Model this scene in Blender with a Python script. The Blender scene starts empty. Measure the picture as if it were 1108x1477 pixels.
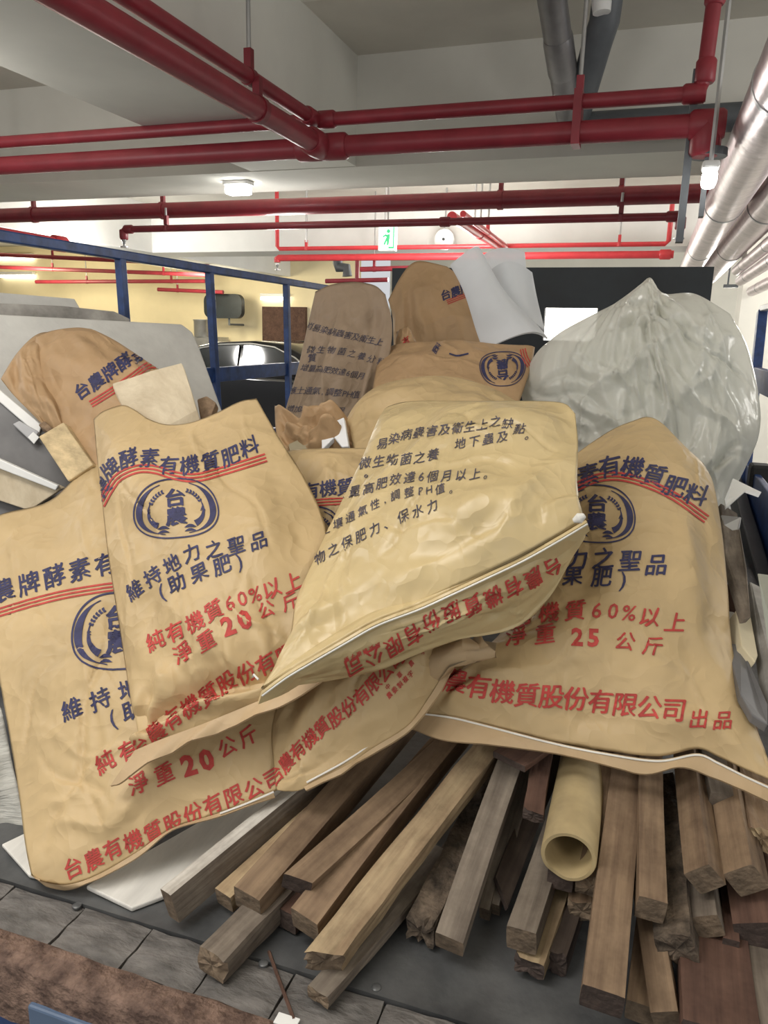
import bpy, bmesh, math, random
import numpy as np
from mathutils import Vector, Matrix
from mathutils.bvhtree import BVHTree

random.seed(7); RNG = np.random.default_rng(7)
SC = bpy.context.scene; COL = SC.collection

# ------------------------------------------------------------------ camera
PW, PH, FPX = 1108, 1477, 1100.0
def _n(v): v = np.array(v, float); return v/np.linalg.norm(v)
_d = _n((940-554, -(490-738), -FPX))
_p = _n((-2060-554, -(490-3000*0.024-738), -FPX))
_u = _n(np.cross(_p, _d));  _u = _u if _u[1] > 0 else -_u
_r = np.cross(_d, _u)
ROT = np.array([_r, _d, _u])
CAM = np.array([0, 0, 1.60])
cd = bpy.data.cameras.new('camera'); cam = bpy.data.objects.new('camera', cd); COL.objects.link(cam)
cd.sensor_fit = 'VERTICAL'; cd.sensor_height = 36.0; cd.lens = 36.0*FPX/PH; cd.clip_start = 0.02; cd.clip_end = 200
M = Matrix.Identity(4)
for i in range(3):
    for j in range(3): M[i][j] = ROT[i, j]
M.translation = Vector(CAM); cam.matrix_world = M
SC.camera = cam
def ray(x, y): return ROT @ np.array([(x-554.0), -(y-738.0), -FPX])/FPX
def at(x, y, Y=None, Z=None, X=None):
    k = ray(x, y)
    if Y is not None: t = (Y-CAM[1])/k[1]
    elif Z is not None: t = (Z-CAM[2])/k[2]
    else: t = (X-CAM[0])/k[0]
    return CAM+k*t

# ------------------------------------------------------------------ light
SC.view_settings.view_transform = 'Standard'; SC.view_settings.look = 'None'
SC.view_settings.exposure = -0.45; SC.view_settings.gamma = 1.0; SC.view_settings.use_curve_mapping = False
w = bpy.data.worlds.new('world'); SC.world = w; w.use_nodes = True
w.node_tree.nodes['Background'].inputs[0].default_value = (0.95, 0.97, 1.0, 1)
w.node_tree.nodes['Background'].inputs[1].default_value = 0.9
def area(loc, sx, sy, power, col=(1, .97, .92), rot=(0, 0, 0), name='lamp_and_fill_light'):
    l = bpy.data.lights.new(name, 'AREA'); l.shape = 'RECTANGLE'; l.size = sx; l.size_y = sy; l.energy = power; l.color = col
    o = bpy.data.objects.new(name, l); o.location = loc; o.rotation_euler = rot; COL.objects.link(o); return o
def glow(loc, power, r=.25, col=(1, .97, .92), name='lamp_and_fill_light'):
    l = bpy.data.lights.new(name, 'POINT'); l.shadow_soft_size = r; l.energy = power; l.color = col
    o = bpy.data.objects.new(name, l); o.location = loc; COL.objects.link(o); return o
area((-1.1, 0.2, 2.55), 1.4, 0.5, 34)
glow((-1.1, -0.6, 2.2), 46, .4); glow((1.8, -1.2, 2.2), 48, .4); glow((-3.6, 1.2, 2.2), 75, .3); glow((2.6, 2.8, 2.3), 85, .3)  # unseen point fills, added for soft fill and bounce off the ceiling
area((1.0, 1.2, 2.3), 1.2, .3, 30, rot=(math.pi, 0, 0)); area((-3.4, 2.4, 2.3), 1.2, .3, 16, rot=(math.pi, 0, 0))  # upward fills added to brighten the slab, no fixtures stand here
glow((-2.9, 5.9, 2.3), 70, .15); glow((1.6, 6.4, 2.3), 80, .15)
for x in (-6.5, -2.0, 2.5): glow((x, 7.6, 2.35), 165)
for x in (-11, -7.5, -3.0, 1.0, 4.5): glow((x, 11.6, 2.4), 165, .25, (1, .90, .66) if x < -4 else (1, .97, .92))

# ------------------------------------------------------------------ materials
def mat(name, col, rough=.6, metal=0., var=.12, vscale=6., bump=0., bscale=40., spec=.5, col2=None, stretch=(1, 1, 1), detail=4, rnd=0.):
    m = bpy.data.materials.new(name); m.use_nodes = True; nt = m.node_tree; b = nt.nodes['Principled BSDF']
    b.inputs['Roughness'].default_value = rough; b.inputs['Metallic'].default_value = metal
    b.inputs['Specular IOR Level'].default_value = spec
    tc = nt.nodes.new('ShaderNodeTexCoord'); mp = nt.nodes.new('ShaderNodeMapping'); mp.inputs['Scale'].default_value = stretch
    nt.links.new(tc.outputs['Object'], mp.inputs['Vector'])
    src = mp.outputs['Vector']
    if rnd:
        oi = nt.nodes.new('ShaderNodeObjectInfo'); mu = nt.nodes.new('ShaderNodeMath'); mu.operation = 'MULTIPLY'; mu.inputs[1].default_value = 37.0
        nt.links.new(oi.outputs['Random'], mu.inputs[0])
        ad = nt.nodes.new('ShaderNodeVectorMath'); ad.operation = 'ADD'
        nt.links.new(src, ad.inputs[0]); nt.links.new(mu.outputs[0], ad.inputs[1]); src = ad.outputs[0]
    nz = nt.nodes.new('ShaderNodeTexNoise'); nz.inputs['Scale'].default_value = vscale; nz.inputs['Detail'].default_value = detail; nz.inputs['Roughness'].default_value = .62
    nt.links.new(src, nz.inputs['Vector'])
    cr = nt.nodes.new('ShaderNodeValToRGB')
    c2 = col2 or tuple(c*(1-var*1.6) for c in col)
    cr.color_ramp.elements[0].position = .32; cr.color_ramp.elements[1].position = .68
    cr.color_ramp.elements[0].color = (*c2, 1); cr.color_ramp.elements[1].color = (*[min(1, c*(1+var*.5)) for c in col], 1)
    nt.links.new(nz.outputs['Fac'], cr.inputs['Fac'])
    out = cr.outputs['Color']
    if rnd:
        hs = nt.nodes.new('ShaderNodeHueSaturation'); mr = nt.nodes.new('ShaderNodeMapRange')
        mr.inputs['To Min'].default_value = 1-rnd; mr.inputs['To Max'].default_value = 1+rnd
        nt.links.new(oi.outputs['Random'], mr.inputs['Value']); nt.links.new(mr.outputs['Result'], hs.inputs['Value'])
        nt.links.new(out, hs.inputs['Color']); out = hs.outputs['Color']
    nt.links.new(out, b.inputs['Base Color'])
    if bump:
        n2 = nt.nodes.new('ShaderNodeTexNoise'); n2.inputs['Scale'].default_value = bscale; n2.inputs['Detail'].default_value = 5
        nt.links.new(src, n2.inputs['Vector'])
        bp = nt.nodes.new('ShaderNodeBump'); bp.inputs['Strength'].default_value = bump; bp.inputs['Distance'].default_value = .01
        nt.links.new(n2.outputs['Fac'], bp.inputs['Height']); nt.links.new(bp.outputs['Normal'], b.inputs['Normal'])
    return m
def kraft(name, col, rough=.55, crump=.35, spec=.35):
    m = mat(name, col, rough, 0, .10, 5, 0, spec=spec); nt = m.node_tree; b = nt.nodes['Principled BSDF']
    tc = nt.nodes['Texture Coordinate']
    hs = []
    for sc, rnd in ((9, 1), (23, 1)):
        nz = nt.nodes.new('ShaderNodeTexNoise'); nz.inputs['Scale'].default_value = sc*.6; nz.inputs['Detail'].default_value = 2
        nt.links.new(tc.outputs['Object'], nz.inputs['Vector'])
        mx = nt.nodes.new('ShaderNodeVectorMath'); mx.operation = 'MULTIPLY_ADD'; mx.inputs[1].default_value = (.14, .14, .14)
        nt.links.new(nz.outputs['Color'], mx.inputs[0]); nt.links.new(tc.outputs['Object'], mx.inputs[2])
        v = nt.nodes.new('ShaderNodeTexVoronoi'); v.feature = 'F1'; v.inputs['Scale'].default_value = sc
        nt.links.new(mx.outputs[0], v.inputs['Vector']); hs.append(v)
    a = nt.nodes.new('ShaderNodeMath'); a.operation = 'MULTIPLY_ADD'; a.inputs[1].default_value = .3
    nt.links.new(hs[1].outputs['Distance'], a.inputs[0]); nt.links.new(hs[0].outputs['Distance'], a.inputs[2])
    bp = nt.nodes.new('ShaderNodeBump'); bp.inputs['Strength'].default_value = crump; bp.inputs['Distance'].default_value = .02
    nt.links.new(a.outputs[0], bp.inputs['Height']); nt.links.new(bp.outputs['Normal'], b.inputs['Normal'])
    return m
K_TAN = kraft('kraft_tan', (.53, .388, .205), .5, .55)
K_TAN2 = kraft('kraft_tan_dusty', (.48, .345, .20))
K_YEL = kraft('kraft_yellow', (.58, .45, .235), .38, .6, .5)
K_GREY = kraft('kraft_grey_brown', (.30, .22, .15), .6, .6)
K_BRN = kraft('kraft_brown', (.43, .28, .15), .6, .5)
INK_B = mat('navy_ink', (.035, .035, .10), .7, var=.25, vscale=60)
INK_F = mat('faded_navy_ink', (.085, .075, .10), .8, var=.3, vscale=60)
INK_R = mat('red_ink', (.50, .055, .045), .7, var=.2, vscale=60)
THREAD = mat('white_thread', (.8, .78, .72), .8)
def wood(name, c1, c2, bump=.25, rnd=.12):
    m = mat(name, c1, .75, 0, .1, 3.2, bump, 5, .25, c2, (22, 1.2, 22), 8, rnd); nt = m.node_tree; b = nt.nodes['Principled BSDF']
    lk = b.inputs['Base Color'].links[0].from_socket; tc = nt.nodes['Texture Coordinate']; oi = nt.nodes['Object Info'] if rnd else None
    nz = nt.nodes.new('ShaderNodeTexNoise'); nz.noise_dimensions = '4D'; nz.inputs['Scale'].default_value = 11; nz.inputs['Detail'].default_value = 5; nz.inputs['Roughness'].default_value = .7
    nt.links.new(tc.outputs['Object'], nz.inputs['Vector']); nt.links.new(oi.outputs['Random'], nz.inputs['W'])
    cr = nt.nodes.new('ShaderNodeValToRGB'); cr.color_ramp.elements[0].position = .36; cr.color_ramp.elements[1].position = .58
    cr.color_ramp.elements[0].color = (.42, .38, .36, 1); cr.color_ramp.elements[1].color = (1.08, 1.06, 1.04, 1)
    mx = nt.nodes.new('ShaderNodeMix'); mx.data_type = 'RGBA'; mx.blend_type = 'MULTIPLY'; mx.inputs['Factor'].default_value = .6
    nt.links.new(nz.outputs['Fac'], cr.inputs['Fac']); nt.links.new(lk, mx.inputs['A']); nt.links.new(cr.outputs['Color'], mx.inputs['B']); nt.links.new(mx.outputs['Result'], b.inputs['Base Color'])
    return m
W_TAN = wood('wood_tan', (.27, .19, .12), (.15, .10, .065))
W_PALE = wood('wood_pale', (.46, .36, .22), (.29, .20, .12))
W_GREY = wood('wood_grey', (.235, .20, .16), (.125, .102, .082))
W_DARK = wood('wood_dark', (.10, .075, .058), (.045, .033, .027))
W_RED = wood('wood_reddish', (.14, .08, .058), (.075, .042, .032))
W_END = mat('wood_end_grain', (.20, .145, .095), .85, var=.3, vscale=60, bump=.4, bscale=120, rnd=.15)
W_ENDD = mat('wood_end_dark', (.075, .052, .042), .85, var=.3, vscale=60, bump=.4, bscale=120)
W_BARK = mat('wood_rough_bark', (.14, .105, .075), .95, var=.5, vscale=40, bump=1., bscale=60)
W_PAINT = wood('wood_white_painted', (.62, .60, .55), (.38, .34, .29), .15)
OSB = mat('chip_board', (.60, .46, .26), .8, var=.25, vscale=25, bump=.3, bscale=60, stretch=(1, 3, 1))
CARD = mat('cardboard_tube', (.43, .33, .17), .7, var=.22, vscale=9, bump=.15, bscale=30)
CONC = mat('deck_plank', (.165, .153, .142), .7, 0, .35, 16, .9, 30, .35, (.065, .06, .056), (1, 2.2, 1), 8)
STEEL = mat('deck_sheet', (.12, .122, .122), .36, .15, .35, 7, .35, 18, .6, (.045, .047, .05), detail=9)
RUST = mat('rusty_steel', (.22, .145, .11), .8, .1, .4, 38, .9, 90, .3, (.07, .043, .034), detail=9)
BLUE = mat('blue_paint', (.022, .06, .20), .45, var=.3, vscale=20, bump=.05)
BLACKP = mat('black_panel', (.012, .018, .022), .5, var=.3, vscale=4)
WALLM = mat('cream_plaster', (.70, .685, .62), .9, var=.05, vscale=1.5, bump=.05, bscale=20)
WALLB = mat('beige_plaster', (.62, .59, .52), .9, var=.06, vscale=1.5, bump=.05, bscale=20)
WALLW = mat('white_plaster', (.80, .80, .77), .9, var=.05, vscale=1.5)
WALLY = mat('yellow_plaster', (.80, .70, .46), .9, var=.06, vscale=1)
FLOORM = mat('garage_floor', (.30, .31, .30), .35, var=.2, vscale=1.2)
REDP = mat('red_pipe_paint', (.29, .028, .042), .45, var=.12, vscale=8)
REDB = mat('bright_red_pipe_paint', (.62, .05, .06), .35, var=.1, vscale=8)
REDD = mat('dark_red_pipe_paint', (.20, .016, .026), .4, var=.12, vscale=8)
SILVER = mat('silver_duct', (.66, .58, .585), .32, .85, .15, 9, .35, 18)
GREYP = mat('grey_pipe', (.10, .11, .12), .5, var=.15)
ZINC = mat('zinc_metal', (.45, .45, .45), .4, .8, .1)
WHITEP = mat('white_plastic', (.78, .78, .76), .4, var=.04)
BOARD = mat('plaster_board', (.60, .59, .55), .85, 0, .12, 7, .2, 30, col2=(.50, .49, .46))
BOARDG = mat('grey_stone_board', (.36, .34, .31), .8, var=.3, vscale=12, bump=.2)
PANELW = mat('white_panel', (.72, .70, .65), .5, var=.12, vscale=6, stretch=(6, 1, 6))
PALEB = mat('pale_rough_board', (.64, .55, .40), .85, 0, .12, 5, .3, 14, .2, (.52, .43, .30), (3, 12, 3))
DGREY = mat('dark_grey_sheet', (.17, .165, .165), .42, var=.25, vscale=7)
GLASS = mat('dark_car_glass', (.015, .018, .02), .08, var=.05, spec=.8)
CARB = mat('black_car_paint', (.008, .008, .009), .12, 0, .05, spec=.7)
CHROME = mat('chrome', (.7, .7, .7), .12, 1., .02)
RUBBER = mat('black_rubber', (.015, .015, .015), .8)
WOVEN = mat('woven_white_sack', (.55, .54, .49), .7, var=.15, vscale=3, bump=.5, bscale=9, stretch=(3, 3, 22))
def emit(name, col, s):
    m = bpy.data.materials.new(name); m.use_nodes = True; b = m.node_tree.nodes['Principled BSDF']
    b.inputs['Base Color'].default_value = (*col, 1); b.inputs['Emission Color'].default_value = (*col, 1); b.inputs['Emission Strength'].default_value = s; return m
LAMP = emit('lamp_glow', (1, .99, .96), 22.); LAMPS = emit('tube_glow', (1, .97, .88), 7.); SIGNW = emit('sign_white_glow', (.9, 1, .95), 1.3); SIGNG = emit('sign_green_glow', (.02, .45, .16), .8)
def film(name, col, alpha, rough=.3, bump=.35, bs=12):
    m = mat(name, col, rough, 0, .08, 4, bump, bs, .5); nt = m.node_tree; b = nt.nodes['Principled BSDF']
    out = nt.nodes['Material Output']; tr = nt.nodes.new('ShaderNodeBsdfTransparent'); tl = nt.nodes.new('ShaderNodeBsdfTranslucent')
    tl.inputs['Color'].default_value = (*col, 1)
    m1 = nt.nodes.new('ShaderNodeMixShader'); m1.inputs[0].default_value = .35
    nt.links.new(b.outputs[0], m1.inputs[1]); nt.links.new(tl.outputs[0], m1.inputs[2])
    m2 = nt.nodes.new('ShaderNodeMixShader'); m2.inputs[0].default_value = alpha
    nt.links.new(tr.outputs[0], m2.inputs[1]); nt.links.new(m1.outputs[0], m2.inputs[2]); nt.links.new(m2.outputs[0], out.inputs['Surface'])
    return m
FILM = film('clear_bag_film', (.86, .85, .78), .84, .22, .8, 11)
FOAM = film('white_foam_sheet', (.82, .84, .86), .82, .5, .1, 30)

# ------------------------------------------------------------------ helpers
WLOC = {}
class MB:
    def __init__(s): s.v = []; s.f = []; s.mi = []
    def add(s, vs, fs, mi=0):
        b = len(s.v); s.v += [tuple(map(float, p)) for p in vs]; s.f += [tuple(i+b for i in f) for f in fs]; s.mi += [mi]*len(fs); return s
    def hexa(s, P, mi=0):   # 8 corners: bottom 4 ccw, top 4 ccw
        return s.add(P, [(3, 2, 1, 0), (4, 5, 6, 7), (0, 1, 5, 4), (1, 2, 6, 5), (2, 3, 7, 6), (3, 0, 4, 7)], mi)
    def box(s, lo, hi, mi=0):
        x0, y0, z0 = lo; x1, y1, z1 = hi
        return s.hexa([(x0, y0, z0), (x1, y0, z0), (x1, y1, z0), (x0, y1, z0), (x0, y0, z1), (x1, y0, z1), (x1, y1, z1), (x0, y1, z1)], mi)
    def tube(s, pts, r, n=14, caps=True, mi=0):
        pts = [np.array(p, float) for p in pts]; rs = r if hasattr(r, '__len__') else [r]*len(pts)
        t0 = _n(pts[1]-pts[0]); a = _n(np.cross(t0, (0, 0, 1) if abs(t0[2]) < .9 else (1, 0, 0))); vs = []
        for i, p in enumerate(pts):
            t = _n(pts[min(i+1, len(pts)-1)]-pts[max(i-1, 0)]); a = _n(a-t*(a@t)); b = np.cross(t, a)
            for k in range(n):
                q = 2*math.pi*k/n; vs.append(p+rs[i]*(math.cos(q)*a+math.sin(q)*b))
        fs = [(i*n+k, i*n+(k+1) % n, (i+1)*n+(k+1) % n, (i+1)*n+k) for i in range(len(pts)-1) for k in range(n)]
        if caps: fs += [tuple(range(n-1, -1, -1)), tuple((len(pts)-1)*n+k for k in range(n))]
        return s.add(vs, fs, mi)
    def bar(s, a, b, w, h, up=(0, 0, 1), mi=0):
        a, b = np.array(a, float), np.array(b, float); t = _n(b-a); x = _n(np.cross(t, up)); z = np.cross(x, t); x = x*w/2; z = z*h/2
        return s.hexa([a-x-z, a+x-z, b+x-z, b-x-z, a-x+z, a+x+z, b+x+z, b-x+z], mi)
def obj(name, mb, m, parent=None, smooth=False, bevel=0., origin=None):
    V = np.array(mb.v); me = bpy.data.meshes.new(name)
    if parent is not None: o0 = np.array(WLOC[parent.name])
    elif origin is not None: o0 = np.array(origin, float)
    else: o0 = np.array([(V[:, 0].min()+V[:, 0].max())/2, (V[:, 1].min()+V[:, 1].max())/2, V[:, 2].min()])
    me.from_pydata([tuple(p) for p in V-o0], [], mb.f)
    for mm in (m if isinstance(m, (list, tuple)) else [m]): me.materials.append(mm)
    me.polygons.foreach_set('material_index', mb.mi)
    bm = bmesh.new(); bm.from_mesh(me); bmesh.ops.recalc_face_normals(bm, faces=bm.faces); bm.to_mesh(me); bm.free()
    if smooth:
        me.shade_smooth()
        try: me.set_sharp_from_angle(angle=math.radians(50))
        except Exception: pass
    o = bpy.data.objects.new(name, me); COL.objects.link(o)
    WLOC[o.name] = o0
    if parent is not None: o.parent = parent; o.location = o0-np.array(WLOC[parent.name])
    else: o.location = o0
    if bevel:
        b = o.modifiers.new('bevel', 'BEVEL'); b.width = bevel; b.segments = 2; b.limit_method = 'ANGLE'
    return o
def tag(o, label=None, cat=None, group=None, kind=None):
    if label: o['label'] = label
    if cat: o['category'] = cat
    if group: o['group'] = group
    if kind: o['kind'] = kind
    return o
def thing(name, loc, label, cat, group=None):
    o = bpy.data.objects.new(name, None); o.location = Vector([float(x) for x in loc]); o.empty_display_size = .1; COL.objects.link(o)
    WLOC[o.name] = np.array([float(x) for x in loc])
    return tag(o, label, cat, group)
def struct(name, mb, m, **k): return tag(obj(name, mb, m, **k), kind='structure')

def crom(P, n):
    P = np.array(P, float)
    if len(P) == 2: t = np.linspace(0, 1, n)[:, None]; return P[0]*(1-t)+P[1]*t
    Q = np.vstack([2*P[0]-P[1], P, 2*P[-1]-P[-2]]); out = []
    for i in range(1, len(Q)-2):
        for t in np.linspace(0, 1, 24, endpoint=False):
            a, b, c, d = Q[i-1:i+3]
            out.append(.5*(2*b+(c-a)*t+(2*a-5*b+4*c-d)*t*t+(3*b-a-3*c+d)*t**3))
    out.append(P[-1]); out = np.array(out)
    s = np.r_[0, np.cumsum(np.linalg.norm(np.diff(out, axis=0), axis=1))]
    return np.stack([np.interp(np.linspace(0, s[-1], n), s, out[:, k]) for k in range(out.shape[1])], 1)
def plane(*t):
    P = [at(x, y, Y=Y) for x, y, Y in t]; nn = _n(np.cross(P[1]-P[0], P[2]-P[0]))
    if nn @ (CAM-P[0]) < 0: nn = -nn
    return P[0], nn
def on(pl, x, y):
    k = ray(x, y); return CAM+k*(((pl[0]-CAM) @ pl[1])/(k @ pl[1]))

# ---- a paper sack blown up by its filling: small cloth relaxation of one sheet with its rim held in a plane
def pillow(nu, nv, asp, seed, press=.0016, iters=260):
    rg = np.random.default_rng(seed)
    X, Y = np.meshgrid(np.linspace(0, asp, nu), np.linspace(0, 1, nv)); P = np.stack([X, Y, np.zeros_like(X)], 2)
    P[..., 2] = rg.normal(0, .002, X.shape); P[[0, -1], :, 2] = 0; P[:, [0, -1], 2] = 0
    du, dv = asp/(nu-1), 1/(nv-1); V = np.zeros_like(P)
    def con(A, B, L, k):
        d = B-A; l = np.linalg.norm(d, axis=2, keepdims=True)+1e-9; c = d*(k*.5*(l-L)/l); A += c; B -= c
    for it in range(iters):
        N = np.cross(np.gradient(P, axis=1), np.gradient(P, axis=0)); N /= np.linalg.norm(N, axis=2, keepdims=True)+1e-9
        V = V*.93+N*press; Q = P.copy(); P = P+V
        for _ in range(5):
            for s in (0, 1):
                e = (nu-s)//2*2; con(P[:, s:s+e:2], P[:, s+1:s+e:2], du, .95)
                e = (nv-s)//2*2; con(P[s:s+e:2], P[s+1:s+e:2], dv, .95)
            L = math.hypot(du, dv)
            con(P[:-1:2, :-1], P[1::2, 1:], L, .4) if nv % 2 == 0 else con(P[:-1:2, :-1], P[1::2, 1:], L, .4)
            con(P[:-1:2, 1:], P[1::2, :-1], L, .4)
            con(P[:, :-2], P[:, 2:], 2*du, .06); con(P[:-2], P[2:], 2*dv, .06)
            P[[0, -1], :, 2] = 0; P[:, [0, -1], 2] = 0; P[..., 2] = np.maximum(P[..., 2], 0)
        V = P-Q
    h = P[..., 2]; return h/h.max()
NU, NV = 64, 80
PIL = [pillow(NU, NV, .7, s) for s in (1, 2, 3)]
def smooth1(h):
    g = np.pad(h, 1, mode='edge'); return (g[1:-1, 1:-1]*4+g[:-2, 1:-1]+g[2:, 1:-1]+g[1:-1, :-2]+g[1:-1, 2:])/8
def upsample(h, nv, nu):
    a = np.stack([np.interp(np.linspace(0, 1, nu), np.linspace(0, 1, h.shape[1]), r) for r in h])
    a = np.stack([np.interp(np.linspace(0, 1, nv), np.linspace(0, 1, h.shape[0]), c) for c in a.T], 1)
    return smooth1(a)
def vnoise(U, V, rg, f):
    n = int(f)+3; G = rg.normal(0, 1, (n, n)); x, y = U*f, V*f; i, j = x.astype(int), y.astype(int); a, b = x-i, y-j
    a = a*a*(3-2*a); b = b*b*(3-2*b)
    return G[j, i]*(1-a)*(1-b)+G[j, i+1]*a*(1-b)+G[j+1, i]*(1-a)*b+G[j+1, i+1]*a*b
class Sack:
    """one sack: patches are pillows whose rims follow traced curves lying in a tilted plane"""
    def __init__(s): s.mb = MB(); s.fv = []; s.ff = []; s.bvh = None
    def patch(s, top, right, bottom, left, pl, amp=.06, back=.06, seed=0, flip=0, lumps=.006, creases=9, cdepth=.006, bend=0., nu=96, nv=120, sq=1.0, extra=None):
        rg = np.random.default_rng(100+seed)
        T, R, B, L = (np.array([on(pl, *p) for p in crom(c, n)]) for c, n in ((top, nu), (right, nv), (bottom, nu), (left, nv)))
        U, V = np.meshgrid(np.linspace(0, 1, nu), np.linspace(0, 1, nv)); u, v = U[..., None], V[..., None]
        S = (1-v)*T[None]+v*B[None]+(1-u)*L[:, None]+u*R[:, None]-((1-u)*(1-v)*T[0]+u*(1-v)*T[-1]+(1-u)*v*B[0]+u*v*B[-1])
        h = PIL[seed % 3]
        if flip & 1: h = h[:, ::-1]
        if flip & 2: h = h[::-1]
        h = upsample(h, nv, nu); hh = np.clip(h, 0, 1)**sq
        rim = np.clip(np.minimum(np.minimum(U, 1-U), np.minimum(V, 1-V))*9, 0, 1)
        F = amp*hh
        F = F+rim*lumps*(vnoise(U, V, rg, 4)+.5*vnoise(U, V, rg, 9))
        for _ in range(creases):           # sharp paper folds
            cx, cy = rg.uniform(.08, .92, 2); a = rg.uniform(0, math.pi); ln = rg.uniform(.08, .3); wd = rg.uniform(.012, .035)
            dx, dy = U-cx, V-cy; t = dx*math.cos(a)+dy*math.sin(a); q = -dx*math.sin(a)+dy*math.cos(a)+.02*np.sin(t*20)
            F = F+rim*rg.choice([-1, 1])*cdepth*rg.uniform(.4, 1)*np.exp(-(t/ln)**4)*np.maximum(0, 1-np.abs(q)/wd)*np.where(q > 0, 1, .55)
        if extra is not None: F = F+extra(U, V)
        bd = bend*16*U*(1-U)*V*(1-V)
        Fr = S+pl[1]*(F+bd)[..., None]
        hb = upsample(PIL[(seed+1) % 3], nv, nu)**sq
        Bk = S-pl[1]*(back*hb-bd*.0)[..., None]
        idx = np.arange(nu*nv).reshape(nv, nu)
        q = [(idx[j, i], idx[j+1, i], idx[j+1, i+1], idx[j, i+1]) for j in range(nv-1) for i in range(nu-1)]
        b0 = len(s.fv); s.fv += [tuple(p) for p in Fr.reshape(-1, 3)]; s.ff += [tuple(int(k)+b0 for k in f) for f in q]
        # closed hull: front grid + every second back vertex is not needed, keep same topology welded at the rim
        vs = list(Fr.reshape(-1, 3)); bi = idx.copy()
        for j in range(1, nv-1):
            for i in range(1, nu-1):
                bi[j, i] = len(vs); vs.append(Bk[j, i])
        fb = [(bi[j, i], bi[j, i+1], bi[j+1, i+1], bi[j+1, i]) for j in range(nv-1) for i in range(nu-1)]
        s.mb.add(vs, [tuple(map(int, f)) for f in q+fb])
        return s
    def build(s, m, label, parts=()):
        root_loc = np.array(s.mb.v); lo = root_loc.min(0); hi = root_loc.max(0)
        s.root = thing('fertilizer_sack', ((lo[0]+hi[0])/2, (lo[1]+hi[1])/2, lo[2]), label, 'sack', 'kraft paper fertilizer sacks heaped on the truck bed')
        s.body = obj('sack_body', s.mb, m, s.root); s.body.data.shade_smooth()
        s.bvh = BVHTree.FromPolygons(s.fv, s.ff); return s
    def hit(s, x, y, off=.0012):
        k = Vector(ray(x, y)).normalized(); p, n, i, d = s.bvh.ray_cast(Vector(CAM), k)
        if p is None: return None
        if n.dot(k) > 0: n = -n
        return np.array(p+n*off)
    # ----- printing: flat outlines laid onto the paper
    def ink(s, tris, color, name, maxe=7.0):
        """tris: list of 3 pixel points; refined until short, then laid on the sack"""
        st = list(tris); out = []
        while st:
            a, b, c = st.pop(); e = [math.dist(a, b), math.dist(b, c), math.dist(c, a)]; k = e.index(max(e))
            if e[k] <= maxe: out.append((a, b, c)); continue
            if k == 1: a, b, c = b, c, a
            elif k == 2: a, b, c = c, a, b
            m_ = ((a[0]+b[0])/2, (a[1]+b[1])/2); st += [(a, m_, c), (m_, b, c)]
        key = {}; vs = []; fs = []
        for t in out:
            f = []
            for p in t:
                kk = (round(p[0], 2), round(p[1], 2))
                if kk not in key:
                    h = s.hit(*p); key[kk] = -1 if h is None else len(vs)
                    if h is not None: vs.append(h)
                f.append(key[kk])
            if min(f) < 0 or len(set(f)) < 3: continue
            d = max(np.linalg.norm(vs[f[0]]-vs[f[1]]), np.linalg.norm(vs[f[1]]-vs[f[2]]), np.linalg.norm(vs[f[2]]-vs[f[0]]))
            if d < .05: fs.append(tuple(f))
        if fs:
            mb = MB().add(vs, fs); o = obj(name, mb, color, s.root); return o
_GL = {}
CJK = lambda ch: ord(ch) > 0x2e80
def glyph(ch, bold=0.):
    if (ch, bold) in _GL: return _GL[ch, bold]
    c = bpy.data.curves.new('glyph', 'FONT'); c.body = ch; c.resolution_u = 2; c.offset = 0 if CJK(ch) else bold
    o = bpy.data.objects.new('glyph', c); COL.objects.link(o)
    me = bpy.data.meshes.new_from_object(o.evaluated_get(bpy.context.evaluated_depsgraph_get())); me.calc_loop_triangles()
    V = [tuple(v.co)[:2] for v in me.vertices]; T = [[V[i] for i in t.vertices] for t in me.loop_triangles]
    w_ = (max(v[0] for v in V) if V else .5)
    if CJK(ch) and bold > 0:
        up_ = [[(x, y+.10*(x-.5)) for x, y in t] for t in T]; T = [[(x+k*bold*1.6, y-k*bold*1.1) for x, y in t] for k in (-1, 0, 1) for t in up_]
    bpy.data.objects.remove(o); bpy.data.curves.remove(c); bpy.data.meshes.remove(me)
    _GL[ch, bold] = (T, w_); return _GL[ch, bold]
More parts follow.
